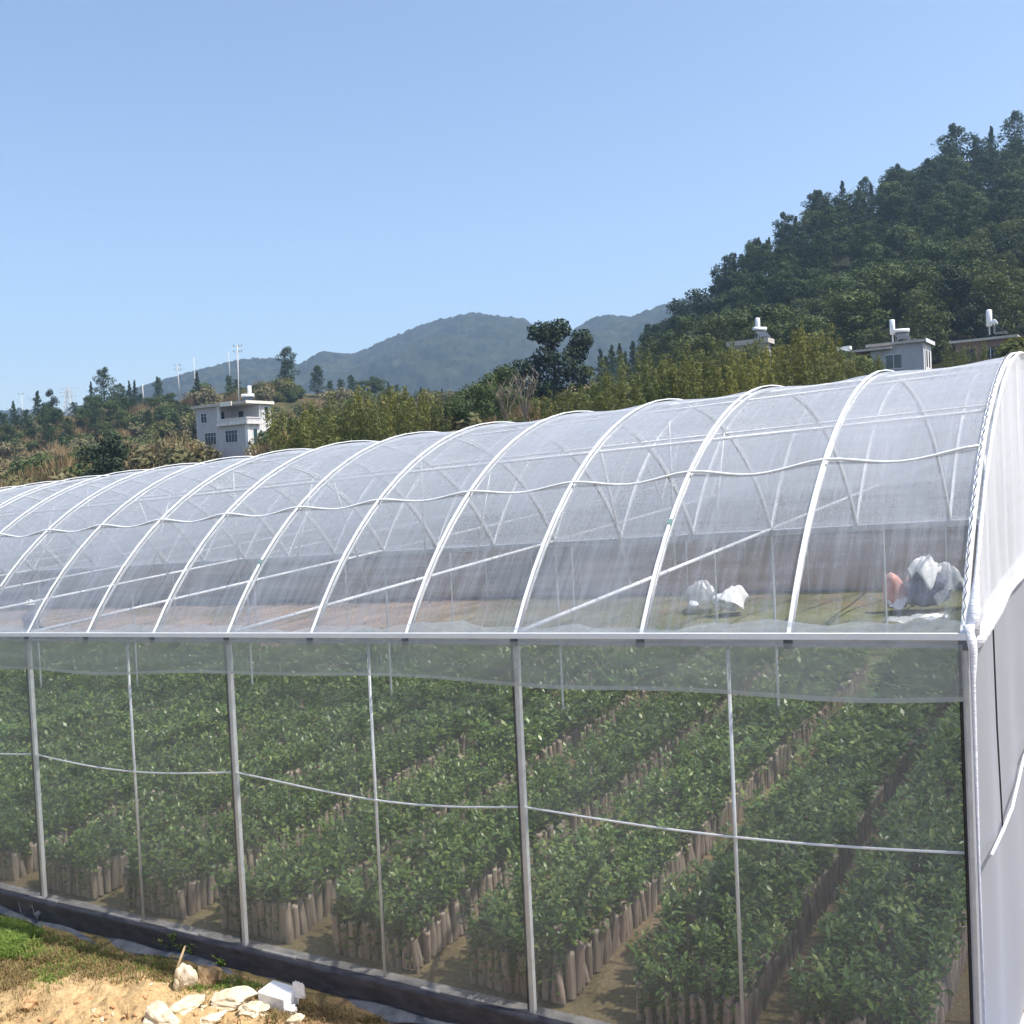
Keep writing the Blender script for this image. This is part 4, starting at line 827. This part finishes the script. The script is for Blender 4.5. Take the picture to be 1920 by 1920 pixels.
def white_house():
    d = 165.; px = 463; base_y = 838; zb = Z0 + (hz(px) - base_y) / F * d
    x = d * (px - 960) / F; x += (px - proj((x, d, zb + 4))[0]) * d / F
    h = empty('white_house', (x, d, zb), H_ANG, 'two storey white rendered house with a corner balcony and flat roof on the left slope', 'house')
    # local x runs along the shaded side, local y to the right and away (mirrored hand, so y is negated)
    Y = lambda a: -a
    def B(name, mat, x0, x1, y0, y1, z0, z1, par=h): return MB().box((x0, Y(y1), z0), (x1, Y(y0), z1)).build(name, MT[mat], par)
    f1, f2, f3, W, D, S, Q = 0, 3.7, 7.0, 12.0, 5.3, 6.5, 2.7
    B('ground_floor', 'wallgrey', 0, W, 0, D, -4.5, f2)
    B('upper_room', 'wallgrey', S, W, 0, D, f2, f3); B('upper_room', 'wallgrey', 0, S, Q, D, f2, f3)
    bal = B('balcony', 'wallwhite', -.6, S - .02, -.6, Q, f2 - .02, f2 + .16)
    def rail(x0, x1, y0, y1): B('parapet', 'wallwhite', x0, x1, y0, y1, f2 + .16, f2 + .42, bal); B('parapet_cap', 'wallwhite', x0 - .04, x1 + .04, y0 - .04, y1 + .04, f2 + .92, f2 + 1.08, bal)
    rail(-.6, S - .02, -.6, -.42); rail(-.6, -.42, -.36, Q)
    b = MB()
    for i in range(27): q = -.52 + i * .26; b.box((q - .085, Y(-.46), f2 + .42), (q + .085, Y(-.56), f2 + .92))
    for i in range(11): q = -.2 + i * .26; b.box((-.56, Y(q + .085), f2 + .42), (-.46, Y(q - .085), f2 + .92))
    b.build('baluster', MT['wallwhite'], bal)['kind'] = 'stuff'
    B('balcony_column', 'wallwhite', S - .5, S - .06, -.36, .04, f2 + .16, f3)
    B('roof_slab', 'slab', -.5, W + .4, -.5, D + .3, f3, f3 + .18)
    B('roof_fascia', 'slab', -.5, W + .45, -.56, -.46, f3 - .02, f3 + .42); B('roof_fascia', 'cream', -.6, -.501, -.56, D + .35, f3 - .03, f3 + .44)  # sunlit end gets a paler colour than the shaded fascia
    B('roof_fascia', 'cream', 2.6, 5.2, -.78, -.562, f3 - .22, f3 + .50)
    B('roof_fascia', 'slab', W + .33, W + .45, -.459, D + .3, f3 + .003, f3 + .40); B('roof_fascia', 'slab', -.5, W + .33, D + .2, D + .3, f3 + .183, f3 + .40)
    B('corner_pillar', 'wallwhite', -.09, .5, -.05, .5, -4.5, f2 - .03)
    def win(x0, x1, z0, z1, n, y=0.):
        g = B('window', 'glass', x0, x1, y - .03, y - .004, z0, z1); t = .07
        for a in ((x0 - t, x1 + t, z0 - t, z0), (x0 - t, x1 + t, z1, z1 + t), (x0 - t, x0, z0, z1), (x1, x1 + t, z0, z1)): B('frame', 'frame', a[0], a[1], y - .10, y - .004, a[2], a[3], g)
        m = MB()
        for i in range(1, n): q = x0 + (x1 - x0) * i / n; m.box((q - .018, Y(y - .032), z0), (q + .018, Y(y - .05), z1))
        q = z0 + (z1 - z0) * .7; m.box((x0, Y(y - .052), q - .018), (x1, Y(y - .065), q + .018)); m.build('mullion', MT['frame'], g)
    win(9.3, 10.7, f2 + .85, f2 + 2.35, 2); win(7.3, 10.0, .85, 2.75, 4); win(2.3, 5.1, .95, 2.85, 4)
    B('balcony_door', 'glass', S - .03, S - .003, .5, 1.2, f2 + .18, f2 + 2.4); B('balcony_door', 'glass', 3.6, 4.7, Q - .03, Q - .003, f2 + .18, f2 + 2.4)
    B('painted_sunlit_side', 'wallwhite', -.06, -.003, Q, D, f2 + .003, f3 - .04); B('painted_sunlit_side', 'wallwhite', -.05, -.003, .501, D, -4.5, f2 - .03)  # thin white sheets paint the sunlit side onto the grey walls
    def winy(y0, y1, z0, z1, m='glassgreen'):
        g = B('window', m, -.085, -.062, y0, y1, z0, z1)
        for a in ((y0 - .1, y1 + .1, z0 - .12, z0), (y0 - .1, y1 + .1, z1, z1 + .1), (y0 - .1, y0, z0, z1), (y1, y1 + .1, z0, z1)): B('frame', 'frame', -.12, -.062, a[0], a[1], a[2], a[3], g)
    winy(4.0, 4.7, f2 + 1.0, f2 + 2.8); winy(2.95, 3.15, f2 + 1.1, f2 + 2.5); winy(1.2, 2.0, -.2, 2.9); winy(3.3, 4.3, .3, 2.5)
    bpy.context.view_layer.update()
    return h.matrix_world @ Vector((2.6, Y(2.9), f3 + .18))
ROOF = white_house()
def solar_heater(px, ybase, d, rz, label, size=1.0, barrel=(0, 1), at=None):
    x = d * (px - 960) / F; zb = Z0 + (hz(px) - ybase) / F * d; x += (px - proj((x, d, zb))[0]) * d / F
    e = empty('solar_water_heater', at or (x, d, zb), rz, label, 'water heater'); e.scale = (size,) * 3
    b = MB(); b.hexa([(-.85, -.9, .12), (.85, -.9, .12), (.85, -.84, .06), (-.85, -.84, .06), (-.85, .30, 1.15), (.85, .30, 1.15), (.85, .36, 1.09), (-.85, .36, 1.09)]); b.build('collector', MT['panel'], e)
    MB().tube([(-1.0, .35, 1.35), (-.97, .35, 1.35), (.97, .35, 1.35), (1.0, .35, 1.35)], [.20, .27, .27, .20], 14).build('water_tank', MT['tank'], e, True)
    f = MB()
    for sx in (-.75, .75): f.tube([(sx, .4, 0), (sx, .4, 1.12)], .03, 4); f.tube([(sx, -.88, 0), (sx, -.88, .12)], .03, 4); f.tube([(sx, -.88, .05), (sx, .4, .05)], .025, 4)
    f.build('frame', MT['steel'], e)
    if barrel: MB().tube([(barrel[0], .95, 1.0), (barrel[0], .95, 1.05), (barrel[0], .95, 2.85), (barrel[0], .95, 2.95)], [.25, .33, .33, .2], 12).build('header_barrel', MT['tank'], e, True); MB().tube([(barrel[0], .95, 0), (barrel[0], .95, 1.0)], .09, 6).build('barrel_stand', MT['steel'], e)
solar_heater(463, 746, 167.5, R(10), 'solar water heater on the flat roof of the left two storey house', 1.05, (.25, 1), tuple(ROOF))
def farmhouses():
    d = 112.; Y = lambda a: -a
    def root(px, ytop, hgt, label, dd=d):
        zt = Z0 + (hz(px) - ytop) / F * dd; x = dd * (px - 960) / F; x += (px - proj((x, dd, zt))[0]) * dd / F
        return empty('farmhouse', (x, dd, zt - hgt), H_ANG, label, 'house')
    def B(h, name, mat, x0, x1, y0, y1, z0, z1, par=None): return MB().box((x0, Y(y1), z0), (x1, Y(y0), z1)).build(name, MT[mat], par or h)
    # box house with the green window, sunlit side toned white over shaded grey
    h = root(1730, 637, 7.2, 'square farmhouse toned grey in shade and white in sun, with a green window and white cornice'); T = 7.2
    B(h, 'wall', 'wallgrey', 0, 5.6, 0, 4.4, -1, T - .3); B(h, 'painted_sunlit_side', 'wallwhite', -.05, -.003, 0, 4.4, -1, T - .3)
    B(h, 'roof_slab', 'slab', -.35, 6.0, -.35, 4.8, T - .3, T); B(h, 'cornice', 'tank', -.42, -.352, -.37, 4.82, T - .36, T + .06)
    g = B(h, 'window', 'glassgreen', 2.3, 3.9, -.03, -.004, T - 2.9, T - 1.4)
    for a in ((2.2, 4.0, T - 3.0, T - 2.9), (2.2, 4.0, T - 1.4, T - 1.3), (3.07, 3.13, T - 2.9, T - 1.4)): B(h, 'frame', 'frame', a[0], a[1], -.08, -.032, a[2], a[3], g)
    for y0 in (1.5, 2.9): B(h, 'window', 'glass', -.08, -.052, y0, y0 + .55, T - 2.9, T - 1.1)
    B(h, 'drain_pipe', 'frame', -.16, -.06, .5, .6, -1, T - .4)
    # low brown wing with a shadowed porch left of it
    h = root(1672, 651, 6.2, 'low dark brown farmhouse wing with a deep eave left of the grey house', 113.5); T = 6.2
    B(h, 'wall', 'wallbrown', .6, 9.8, 1.2, 5, -1, T - .25); B(h, 'roof_slab', 'slab', 0, 10.4, -.4, 5.3, T - .25, T); B(h, 'gable_panel', 'slab', .1, 2.2, .9, 1.19, T - 2.4, T - .26); B(h, 'dark_opening', 'glass', 4.4, 6.4, 1.15, 1.196, T - 2.6, T - .7)
    B(h, 'roof_tank', 'tank', 4.6, 6.1, .3, 1.2, T + .003, T + .62)
    # left one, only its pale flat roof shows
    h = root(1440, 634, 6.5, 'farmhouse showing only a pale flat roof above the bamboo', 118.); T = 6.5
    B(h, 'wall', 'wallgrey', .4, 4.6, .3, 2.0, -1, T - .55); B(h, 'roof_slab', 'slab', 0, 5.0, 0, 2.3, T - .55, T); B(h, 'window', 'glass', 2, 3.4, .25, .296, T - 2.6, T - 1.2)
    # right brown one
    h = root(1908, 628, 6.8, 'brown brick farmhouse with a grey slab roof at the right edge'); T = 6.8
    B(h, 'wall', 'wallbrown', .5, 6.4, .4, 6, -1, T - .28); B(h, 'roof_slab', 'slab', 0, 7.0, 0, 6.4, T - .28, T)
    g = B(h, 'window', 'glass', 2.0, 3.6, .35, .396, T - 2.3, T - 1.1); B(h, 'frame', 'frame', 2.75, 2.82, .31, .348, T - 2.3, T - 1.1, g); B(h, 'door', 'glass', 4.4, 5.3, .36, .397, T - 3.2, T - 1.1)
farmhouses()
solar_heater(1428, 636, 119.0, R(20), 'solar water heater on the pale flat roof above the bamboo', .85, (.1, 1))
solar_heater(1692, 640, 114.5, R(-8), 'solar water heater with a long tank on the roof of the square grey house', .85, (-1.0, 1))
solar_heater(1872, 627, 114.5, R(60), 'solar water heater tilted on the roof of the brown farmhouse at right', .95, (.2, 1))

# ------------------------------------------------------------------ poles and towers on the ridge
def pole(px, ytop, ybase, d, label, arms=1, r=.16, lean=0, group=None):
    zb = Z0 + (hz(px) - ybase) / F * d; zt = Z0 + (hz(px) - ytop) / F * d; x = d * (px - 960) / F; x += (px - proj((x, d, zb))[0]) * d / F; gz = min(ground_z(x, d), zb) - .5
    h = zt - gz; e = empty('utility_pole', (x, d, gz), 0, label, 'utility pole', group)
    MB().tube([(0, 0, 0), (lean, 0, h)], [r * .95, r * .7], 8).build('shaft', MT['pole'], e, True)
    for i in range(arms):
        z = h - .4 - i * 1.1; c = MB().box((-.9 + lean, -.08, z), (.9 + lean, .08, z + .12)).build('crossarm', MT['steel'], e); b = MB()
        for q in (-.8, 0.25, .8): b.tube([(q + lean, 0, z + .12), (q + lean, 0, z + .42)], [.09, .05], 6)
        b.build('insulator', MT['dark'], c)
pole(445, 648, 730, 205, 'tall white pole with a crossarm rising behind the white house', 2, .15, .5); pole(431, 660, 712, 250, 'thin grey pole left of the tall white pole behind the house', 0, .11)
pole(336, 684, 740, 250, 'pole with two crossarms on the skyline left of the white house', 2, .15); pole(365, 672, 708, 260, 'white pole beside the spindle shaped conifer', 0, .12); pole(269, 722, 755, 240, 'short white pole end at the foot of the mountain slope', 0, .15); pole(42, 738, 770, 300, 'faint pole with one wide crossarm near the left edge', 1, .12)
def lattice(px, ytop, ybase, d, label):
    zb = Z0 + (hz(px) - ybase) / F * d; h = (ybase - ytop) / F * d; x = d * (px - 960) / F; x += (px - proj((x, d, zb))[0]) * d / F
    e = empty('lattice_tower', (x, d, min(zb, ground_z(x, d))), 0, label, 'pylon'); h += zb - e.location.z; b = MB(); n = 7
    def c(i, k): t = i / n; s = 1.1 * (1 - t) + .3; return np.array([(-1, 1, 1, -1)[k] * s, (-1, -1, 1, 1)[k] * s, h * t])
    for i in range(n):
        for k in range(4): b.tube([c(i, k), c(i + 1, k)], .09, 4); b.tube([c(i, k), c(i + 1, (k + 1) % 4)], .05, 3); b.tube([c(i, k), c(i, (k + 1) % 4)], .05, 3)
    b.build('lattice', MT['steel'], e)
    for z in (.72, .84, .95): MB().tube([(-2.2, 0, h * z), (0, 0, h * z + .3), (2.2, 0, h * z)], .08, 4).build('crossarm', MT['steel'], e)
lattice(131, 727, 790, 250, 'pale lattice power pylon among the trees at the left')

# ------------------------------------------------------------------ things in the greenhouse
def lump(name, mat, par, c, rad, seed, spike=.25, freq=2.2, facets=9):
    import bmesh
    bm = bmesh.new(); bmesh.ops.create_icosphere(bm, subdivisions=4, radius=1); r = np.random.default_rng(seed); K = r.normal(0, freq, (7, 3)); ph = r.uniform(0, 6.28, 7); cuts = []
    for i in range(facets): c_ = r.normal(0, 1, 3); cuts.append((c_ / np.linalg.norm(c_), r.uniform(.5, .85)))
    for v in bm.verts:
        p = np.array(v.co); n = sum(abs(math.sin(K[i] @ p + ph[i])) for i in range(7)) / 7 - .6 + .35 * (sum(abs(math.sin(2.7 * K[i] @ p + ph[i])) for i in range(7)) / 7 - .6)
        p = p * min([1.0] + [cuts[i][1] / max(1e-6, cuts[i][0] @ p) for i in range(len(cuts)) if cuts[i][0] @ p > cuts[i][1]])
        q = p * (1 + spike * n * 2) * np.array(rad); q[2] = max(q[2], -rad[2] * .72); v.co = Vector(q + np.array(c))
    me = bpy.data.meshes.new(name); bm.to_mesh(me); bm.free(); me.materials.append(mat); me.polygons.foreach_set('use_smooth', [True] * len(me.polygons)); return link(name, me, par)
def sheet(name, mat, par, P, seed, amp=.08, n=22):
    """crumpled sheet over four corner points"""
    r = np.random.default_rng(seed); P = [np.array(p) for p in P]
    def fn(a, b): q = (P[0] * (1 - a) + P[1] * a) * (1 - b) + (P[3] * (1 - a) + P[2] * a) * b; return q + np.array([(vnoise(a * 3, b * 3, seed) - .5) * .5, (vnoise(a * 3, b * 3, seed + 1) - .5) * .5, abs(2 * vnoise(a * 4.5 + b, b * 4.5, seed + 2) - 1) * 1.6 + (vnoise(a * 11, b * 11, seed + 3) - .5) * .5]) * amp * 2
    b = MB(); b.grid(fn, n, n, lambda a, k: (a, k)); o = b.build(name, mat, par, True); m = o.modifiers.new('thick', 'SOLIDIFY'); m.thickness = .006; return o
def drape(name, mat, par, c, rad, h, seed, folds=7, amp=.1):
    """sheet thrown over something: a sagging cap with folds running down to a ragged edge"""
    r = np.random.default_rng(seed); ph = r.uniform(0, 6.28, 4)
    def fn(a, q):
        t = a * 2 * math.pi; rr = q * (1 + .22 * math.sin(2 * t + ph[0]) + .12 * math.sin(5 * t + ph[1]))
        f = abs(math.sin(folds * t / 2 + ph[2] + q * 1.5)) * amp * q * 1.6 + (fbm(np.array(3 + math.cos(t) * q * 2.5), np.array(3 + math.sin(t) * q * 2.5), seed, 4) - .5) * amp * 2.2
        return np.array([c[0] + rad[0] * rr * math.cos(t), c[1] + rad[1] * rr * math.sin(t), max(.01, c[2] + h * (1 - q ** 1.7 * (1 + .25 * math.sin(3 * t + ph[3]))) + f)])
    b = MB(); b.grid(fn, 60, 14, lambda a, k: (a, k)); o = b.build(name, mat, par, True); o.modifiers.new('thick', 'SOLIDIFY').thickness = .005; return o
p = gh_at(1362, 1148); e = empty('plastic_sacks', p, 0, 'bright white sack lying on grassy soil in front of the far wall', 'sack')
lump('sack', MT['sack'], e, (.06, 0, .25), (.40, .30, .34), 4, .12, 2.5, 18); drape('sack_flap', MT['sack'], e, (.16, -.02, .10), (.40, .32), .52, 9, 5, .09)
p2 = gh_at(1318, 1142); e = empty('clear_plastic_heap', p2, 0, 'heap of clear crumpled plastic film left of the bright white sack', 'plastic heap'); drape('film_heap', MT['clear'], e, (0, .1, .06), (.42, .34), .62, 7, 9, .12); lump('film_wad', MT['sack'], e, (-.22, -.1, .12), (.14, .16, .16), 8, .2, 3, 14)
q = gh_at(1680, 1140); e = empty('pink_sack', q, 0, 'pink woven sack standing at the left of the bundle by the end wall', 'sack'); lump('sack_body', MT['pink'], e, (0, 0, .36), (.27, .24, .48), 12, .10, 2, 12); drape('sack_neck', MT['sack'], e, (.08, -.08, .02), (.32, .22), .22, 13, 7, .06)
q = gh_at(1752, 1140); e = empty('wrapped_bundle', q, 0, 'dark bundle half covered in white plastic next to the end wall', 'bundle'); lump('dark_bundle', MT['navy'], e, (0, 0, .42), (.52, .45, .52), 15, .14, 2, 14)
drape('plastic_cover', MT['sack'], e, (-.16, .12, .55), (.40, .36), .56, 21, 7, .13); drape('plastic_cover', MT['clear'], e, (.28, -.05, .22), (.40, .36), .66, 25, 8, .12)
q = gh_at(1715, 1166); e = empty('film_scrap', q, 0, 'low scatter of torn white film in front of the bundle', 'film scrap'); drape('film_sheet', MT['clear'], e, (0, 0, .02), (.70, .28), .07, 31, 9, .05)
def person():
    p = gh_at(62, 1250); e = empty('person', p, R(-20), 'person in dark clothes and a white cap standing among the seedlings at far left', 'person')
    me = bpy.data.meshes.new('body'); J = [((0, 0, .93), .15), ((0, 0, 1.12), .145), ((0, 0, 1.34), .17), ((0, .0, 1.47), .07), ((0, .01, 1.55), .065), ((0, .02, 1.63), .10), ((0, .02, 1.72), .085),
        ((-.19, 0, 1.39), .07), ((-.25, .05, 1.13), .05), ((-.18, .25, 1.02), .042), ((-.12, .36, 1.04), .035), ((.19, 0, 1.39), .07), ((.25, .05, 1.13), .05), ((.18, .25, 1.02), .042), ((.12, .36, 1.04), .035),
        ((-.10, 0, .86), .10), ((-.11, .02, .48), .07), ((-.11, -.01, .09), .05), ((-.11, .16, .04), .04), ((.10, 0, .86), .10), ((.11, .02, .48), .07), ((.11, -.01, .09), .05), ((.11, .16, .04), .04)]
    E_ = [(0, 1), (1, 2), (2, 3), (3, 4), (4, 5), (5, 6), (2, 7), (7, 8), (8, 9), (9, 10), (2, 11), (11, 12), (12, 13), (13, 14), (0, 15), (15, 16), (16, 17), (17, 18), (0, 19), (19, 20), (20, 21), (21, 22)]
    me.from_pydata([j[0] for j in J], E_, []); o = link('body', me, e); sk = o.modifiers.new('skin', 'SKIN'); o.modifiers.new('sub', 'SUBSURF').levels = 1; o.modifiers['sub'].render_levels = 2
    for i, j in enumerate(J): me.skin_vertices[0].data[i].radius = (j[1], j[1])
    me.skin_vertices[0].data[0].use_root = True
    m, n, out = mk('clothes_and_skin'); b = n.nodes.new('ShaderNodeBsdfPrincipled'); tc = n.nodes.new('ShaderNodeTexCoord'); sx = n.nodes.new('ShaderNodeSeparateXYZ'); n.links.new(tc.outputs['Object'], sx.inputs[0])
    r_ = ramp(n, math_(n, 'DIVIDE', sx.outputs[2], 2.0), [(.0, (.03, .03, .03)), (.05, (.07, .075, .10)), (.46, (.10, .10, .13)), (.475, (.14, .13, .17)), (.74, (.14, .13, .17)), (.75, (.42, .27, .20))]); n.nodes[-1].color_ramp.interpolation = 'CONSTANT'
    n.links.new(r_, b.inputs['Base Color']); b.inputs['Roughness'].default_value = .85; n.links.new(b.outputs[0], out.inputs[0]); me.materials.append(m)
    MB().tube([(0, .02, 1.70), (0, .02, 1.715), (0, .02, 1.72), (0, .02, 1.79), (0, .02, 1.84)], [.19, .19, .125, .115, .05], 14).build('cap', MT['sack'], e, True)
person()

# ------------------------------------------------------------------ yard in front: grass, rocks, foam, stick, weeds
def yz(p): return float(terrain(np.array([p[0]]), np.array([p[1]]))[0][0])
dg = bpy.context.evaluated_depsgraph_get()
def on_ground(px, py):
    """the yard point seen at this pixel, from the ground mesh itself"""
    o = bpy.data.objects['ground']; d = Vector(ray(px, py)); ok, loc, nn, fi = o.ray_cast(Vector(CAMP), d.normalized()); return np.array(loc) if ok else gh_at(px, py, -.27)
def rock(px, py, size, mat, seed, label, flat=.7, name='rock', group=None, rough=.22):
    p = on_ground(px, py); o = lump(name, MT[mat], None, (0, 0, 0), (size * 1.0, size * .82, size * flat * .95), seed, rough, 1.5, 14); o.location = (p[0], p[1], p[2] + size * flat * .28); o.rotation_euler = (0, 0, seed * 1.3)
    o.data.polygons.foreach_set('use_smooth', [False] * len(o.data.polygons)); tag(o, label, 'rock', group); return o
rock(345, 1848, .15, 'rock', 3, 'pale upright boulder beside the leaning stick', 1.1, rough=.3); rock(392, 1842, .155, 'rock2', 5, 'yellow brown stone right of the pale boulder', .85, rough=.3)
rock(352, 1893, .19, 'rock', 8, 'broad cream clay lump at the centre of the dug mound', .45, rough=.4); rock(300, 1915, .20, 'rock', 9, 'cream slab at the bottom edge left of the mound centre', .5, rough=.4)
rock(440, 1880, .22, 'rock', 10, 'flat cream clay lump below the yellow brown stone', .35, rough=.45); rock(478, 1898, .15, 'rock', 14, 'cream lump between the flat lump and the white foam', .4, rough=.45); rock(400, 1915, .12, 'rock', 15, 'small pale lump at the bottom edge of the mound', .5, rough=.4); rock(415, 1872, .08, 'rock', 23, 'small pale stone under the yellow brown stone', .6, rough=.4)
rock(552, 1915, .10, 'rock', 16, 'pointed pale stone at the bottom edge right of the foam', .6, rough=.4); rock(530, 1893, .07, 'rock2', 17, 'small brown stone leaning on the white foam', 1.1); rock(988, 1918, .07, 'rock', 18, 'small white stone at the bottom edge beside the plinth', .6)
rock(55, 1888, .10, 'clod', 19, 'orange clod with a shadow near the bottom left corner', .7, rough=.35)
for i in range(110):
    px = rng.uniform(60, 560); py = rng.uniform(1835, 1918)
    if py < 1900 - (px - 60) * .25 and px < 250: continue
    rock(px, py, rng.uniform(.008, .036), 'clod' if rng.random() < .65 else 'rock', 900 + i, 'small loose clod or pebble scattered on the dug mound', .7, 'clod', 'loose clods on the mound', .35)
def foam_block():
    p = on_ground(525, 1888); e = empty('foam_block', (p[0], p[1], p[2] - .02), R(-20), 'broken white foam box lying on the soil by the plinth', 'foam box')
    b = MB(); b.hexa([(-.15, -.10, 0), (.13, -.12, 0), (.14, .10, 0), (-.14, .11, 0), (-.16, -.10, .19), (.12, -.11, .16), (.15, .09, .17), (-.13, .11, .20)]); o = b.build('box_body', MT['foam'], e); m = o.modifiers.new('bev', 'BEVEL'); m.width = .012; m.segments = 2
    o = lump('broken_shard', MT['foam'], e, (.17, .04, .17), (.07, .02, .09), 3, .4, 3); lump('foam_crumbs', MT['foam'], e, (.16, -.08, .05), (.05, .05, .06), 4, .5, 3)
foam_block()
p0 = on_ground(322, 1838); tag(MB().tube([p0 + [0, 0, -.05], p0 + [.05, .06, .12], p0 + [.105, .12, .27]], [.014, .013, .010], 6).build('stick', MT['wood'], None, True), 'dry pale stick poking out of the mound by the boulder', 'stick')
p0 = on_ground(240, 1912); tag(MB().tube([p0 + [0, 0, -.02], p0 + [.0, .01, .12]], [.008, .005], 5).build('stick', MT['wood'], None, True), 'short thin twig upright at the bottom edge of the mound', 'stick')
def weed(px, py, h, seed, label, group=None):
    r = np.random.default_rng(seed); p = on_ground(px, py); e = empty('weed', p, 0, label, 'weed', group); b = MB(); V = []; Q = []
    for i in range(6):
        a = r.uniform(0, 6.28); l = r.uniform(.02, .09); t = np.array([math.cos(a) * l, math.sin(a) * l, h * r.uniform(.55, 1)]); b.tube([(0, 0, 0), t * .5 + [0, 0, h * .1], t], .003, 3)
        for _ in range(9):
            q = r.uniform(.3, 1); az = r.uniform(0, 6.28); el = r.uniform(-.2, .9); D = np.array([math.cos(az) * math.cos(el), math.sin(az) * math.cos(el), math.sin(el)]); Nn = np.array([-math.cos(az) * math.sin(el), -math.sin(az) * math.sin(el), math.cos(el)]); k = len(V); V += leaf_geo(t * q, D, Nn, r.uniform(.025, .05), .018); Q += [(k, k + 1, k + 6, k + 6), (k, k + 6, k + 2, k + 2), (k + 1, k + 3, k + 7, k + 6), (k + 6, k + 7, k + 4, k + 2), (k + 3, k + 5, k + 7, k + 7), (k + 7, k + 5, k + 4, k + 4)]
    b.build('stem', MT['grass'], e); link('leaves', small_mesh('leaves', np.array(V), Q, MT['grass']), e)
for i, (px, py, h) in enumerate(((295, 1775, .13), (310, 1780, .15), (332, 1785, .24), (345, 1788, .12), (364, 1795, .18), (413, 1808, .11), (420, 1812, .09), (322, 1782, .10))):
    weed(px, py, h, 40 + i, 'green weed growing against the film hem of the plinth', 'weeds along the plinth')
def blades(name, n, area, mat, h0, h1, label, cat, thr=.5, seed=0, wd=.006):
    r = np.random.default_rng(seed); V = []; Q = []; c = 0
    while c < n:
        px, py = area(r); p = on_ground(px, py)
        if fbm(np.array(p[0] * 1.6), np.array(p[1] * 1.6), 77 + seed, 4) < thr: 
            if r.random() < .85: continue
        rel = p[:2] - GO[:2]
        if NF @ rel < .30: continue
        m_ = p[:2] - MOUND[:2]; al = m_ @ LD[:2]; ac = m_ @ NF
        if math.exp(-((al / 1.9) ** 2 + ((ac - .45) / .85) ** 2)) > .22 + .5 * r.random() ** 3: continue
        for _ in range(5):
            b = p + np.array([r.normal(0, .03), r.normal(0, .03), -.01]); h = r.uniform(h0, h1); a = r.uniform(0, 6.28); l = np.array([math.cos(a), math.sin(a), 0]) * h * r.uniform(.1, 1.1); wv = np.array([-math.sin(a), math.cos(a), 0]) * wd; m = b + l * .4 + [0, 0, h * .7]; t = b + l + [0, 0, h * r.uniform(.5, .95)]; k = len(V)
            V += [b - wv, b + wv, m + wv * .8, m - wv * .8, t]; Q += [(k, k + 1, k + 2, k + 3), (k + 3, k + 2, k + 4, k + 4)]; c += 1
    me = small_mesh(name, np.array(V), Q, mat); tag(link(name, me), label, cat, kind='stuff')
blades('grass', 9000, lambda r: (abs(r.normal(0, 34)), r.uniform(1700, 1800)), MT['grass'], .04, .13, 'bright green grass at the left edge in front of the plinth', 'grass', .3, 1)
blades('dry_grass', 16000, lambda r: (r.uniform(0, 780), r.uniform(1720, 1918)), MT['straw'], .02, .075, 'short dry straw and thin grass on the brown soil', 'dry grass', .5, 2, .004)
blades('thin_grass', 5000, lambda r: (r.uniform(60, 620), r.uniform(1740, 1860)), MT['grass'], .02, .07, 'thin green tufts among the dry straw', 'grass', .55, 3, .004)
def film_litter():
    p = on_ground(66, 1714); o = sheet('plastic_litter', MT['hem_solid'], None, [(-.35, -.05, .02), (.3, -.15, .02), (.28, .12, .05), (-.3, .16, .06)], 51, .06); o.location = tuple(p); o.rotation_euler = (0, 0, H_ANG + math.pi); tag(o, 'crumpled strip of clear film lying on the grass at the left edge', 'plastic film')
    p = on_ground(72, 1716); o = lump('paper_litter', MT['sack'], None, (0, 0, .02), (.07, .03, .03), 52, .5, 3); o.location = tuple(p); tag(o, 'white crumpled scrap on the strip of film at left', 'litter')
film_litter()
def blue_tarp():
    b = MB()
    def fn(a, k):
        v = -.35 + a * .60; p = G(-mu(.20 + k * 1.5 + .05 * math.sin(v * 9)), v, -.25); z = ground_like(p); p[2] = z + .03 + .05 * abs(math.sin(k * 11 + v * 2)) * (.5 + vnoise(v * 7, k * 6, 4)); return p
    b.grid(fn, 40, 40, lambda a, k: (a, k)); o = b.build('blue_tarp', MT['tarp'], None, True); o.modifiers.new('thick', 'SOLIDIFY').thickness = .006; tag(o, 'blue plastic tarp with folds lying beside the end wall', 'tarp')
blue_tarp()
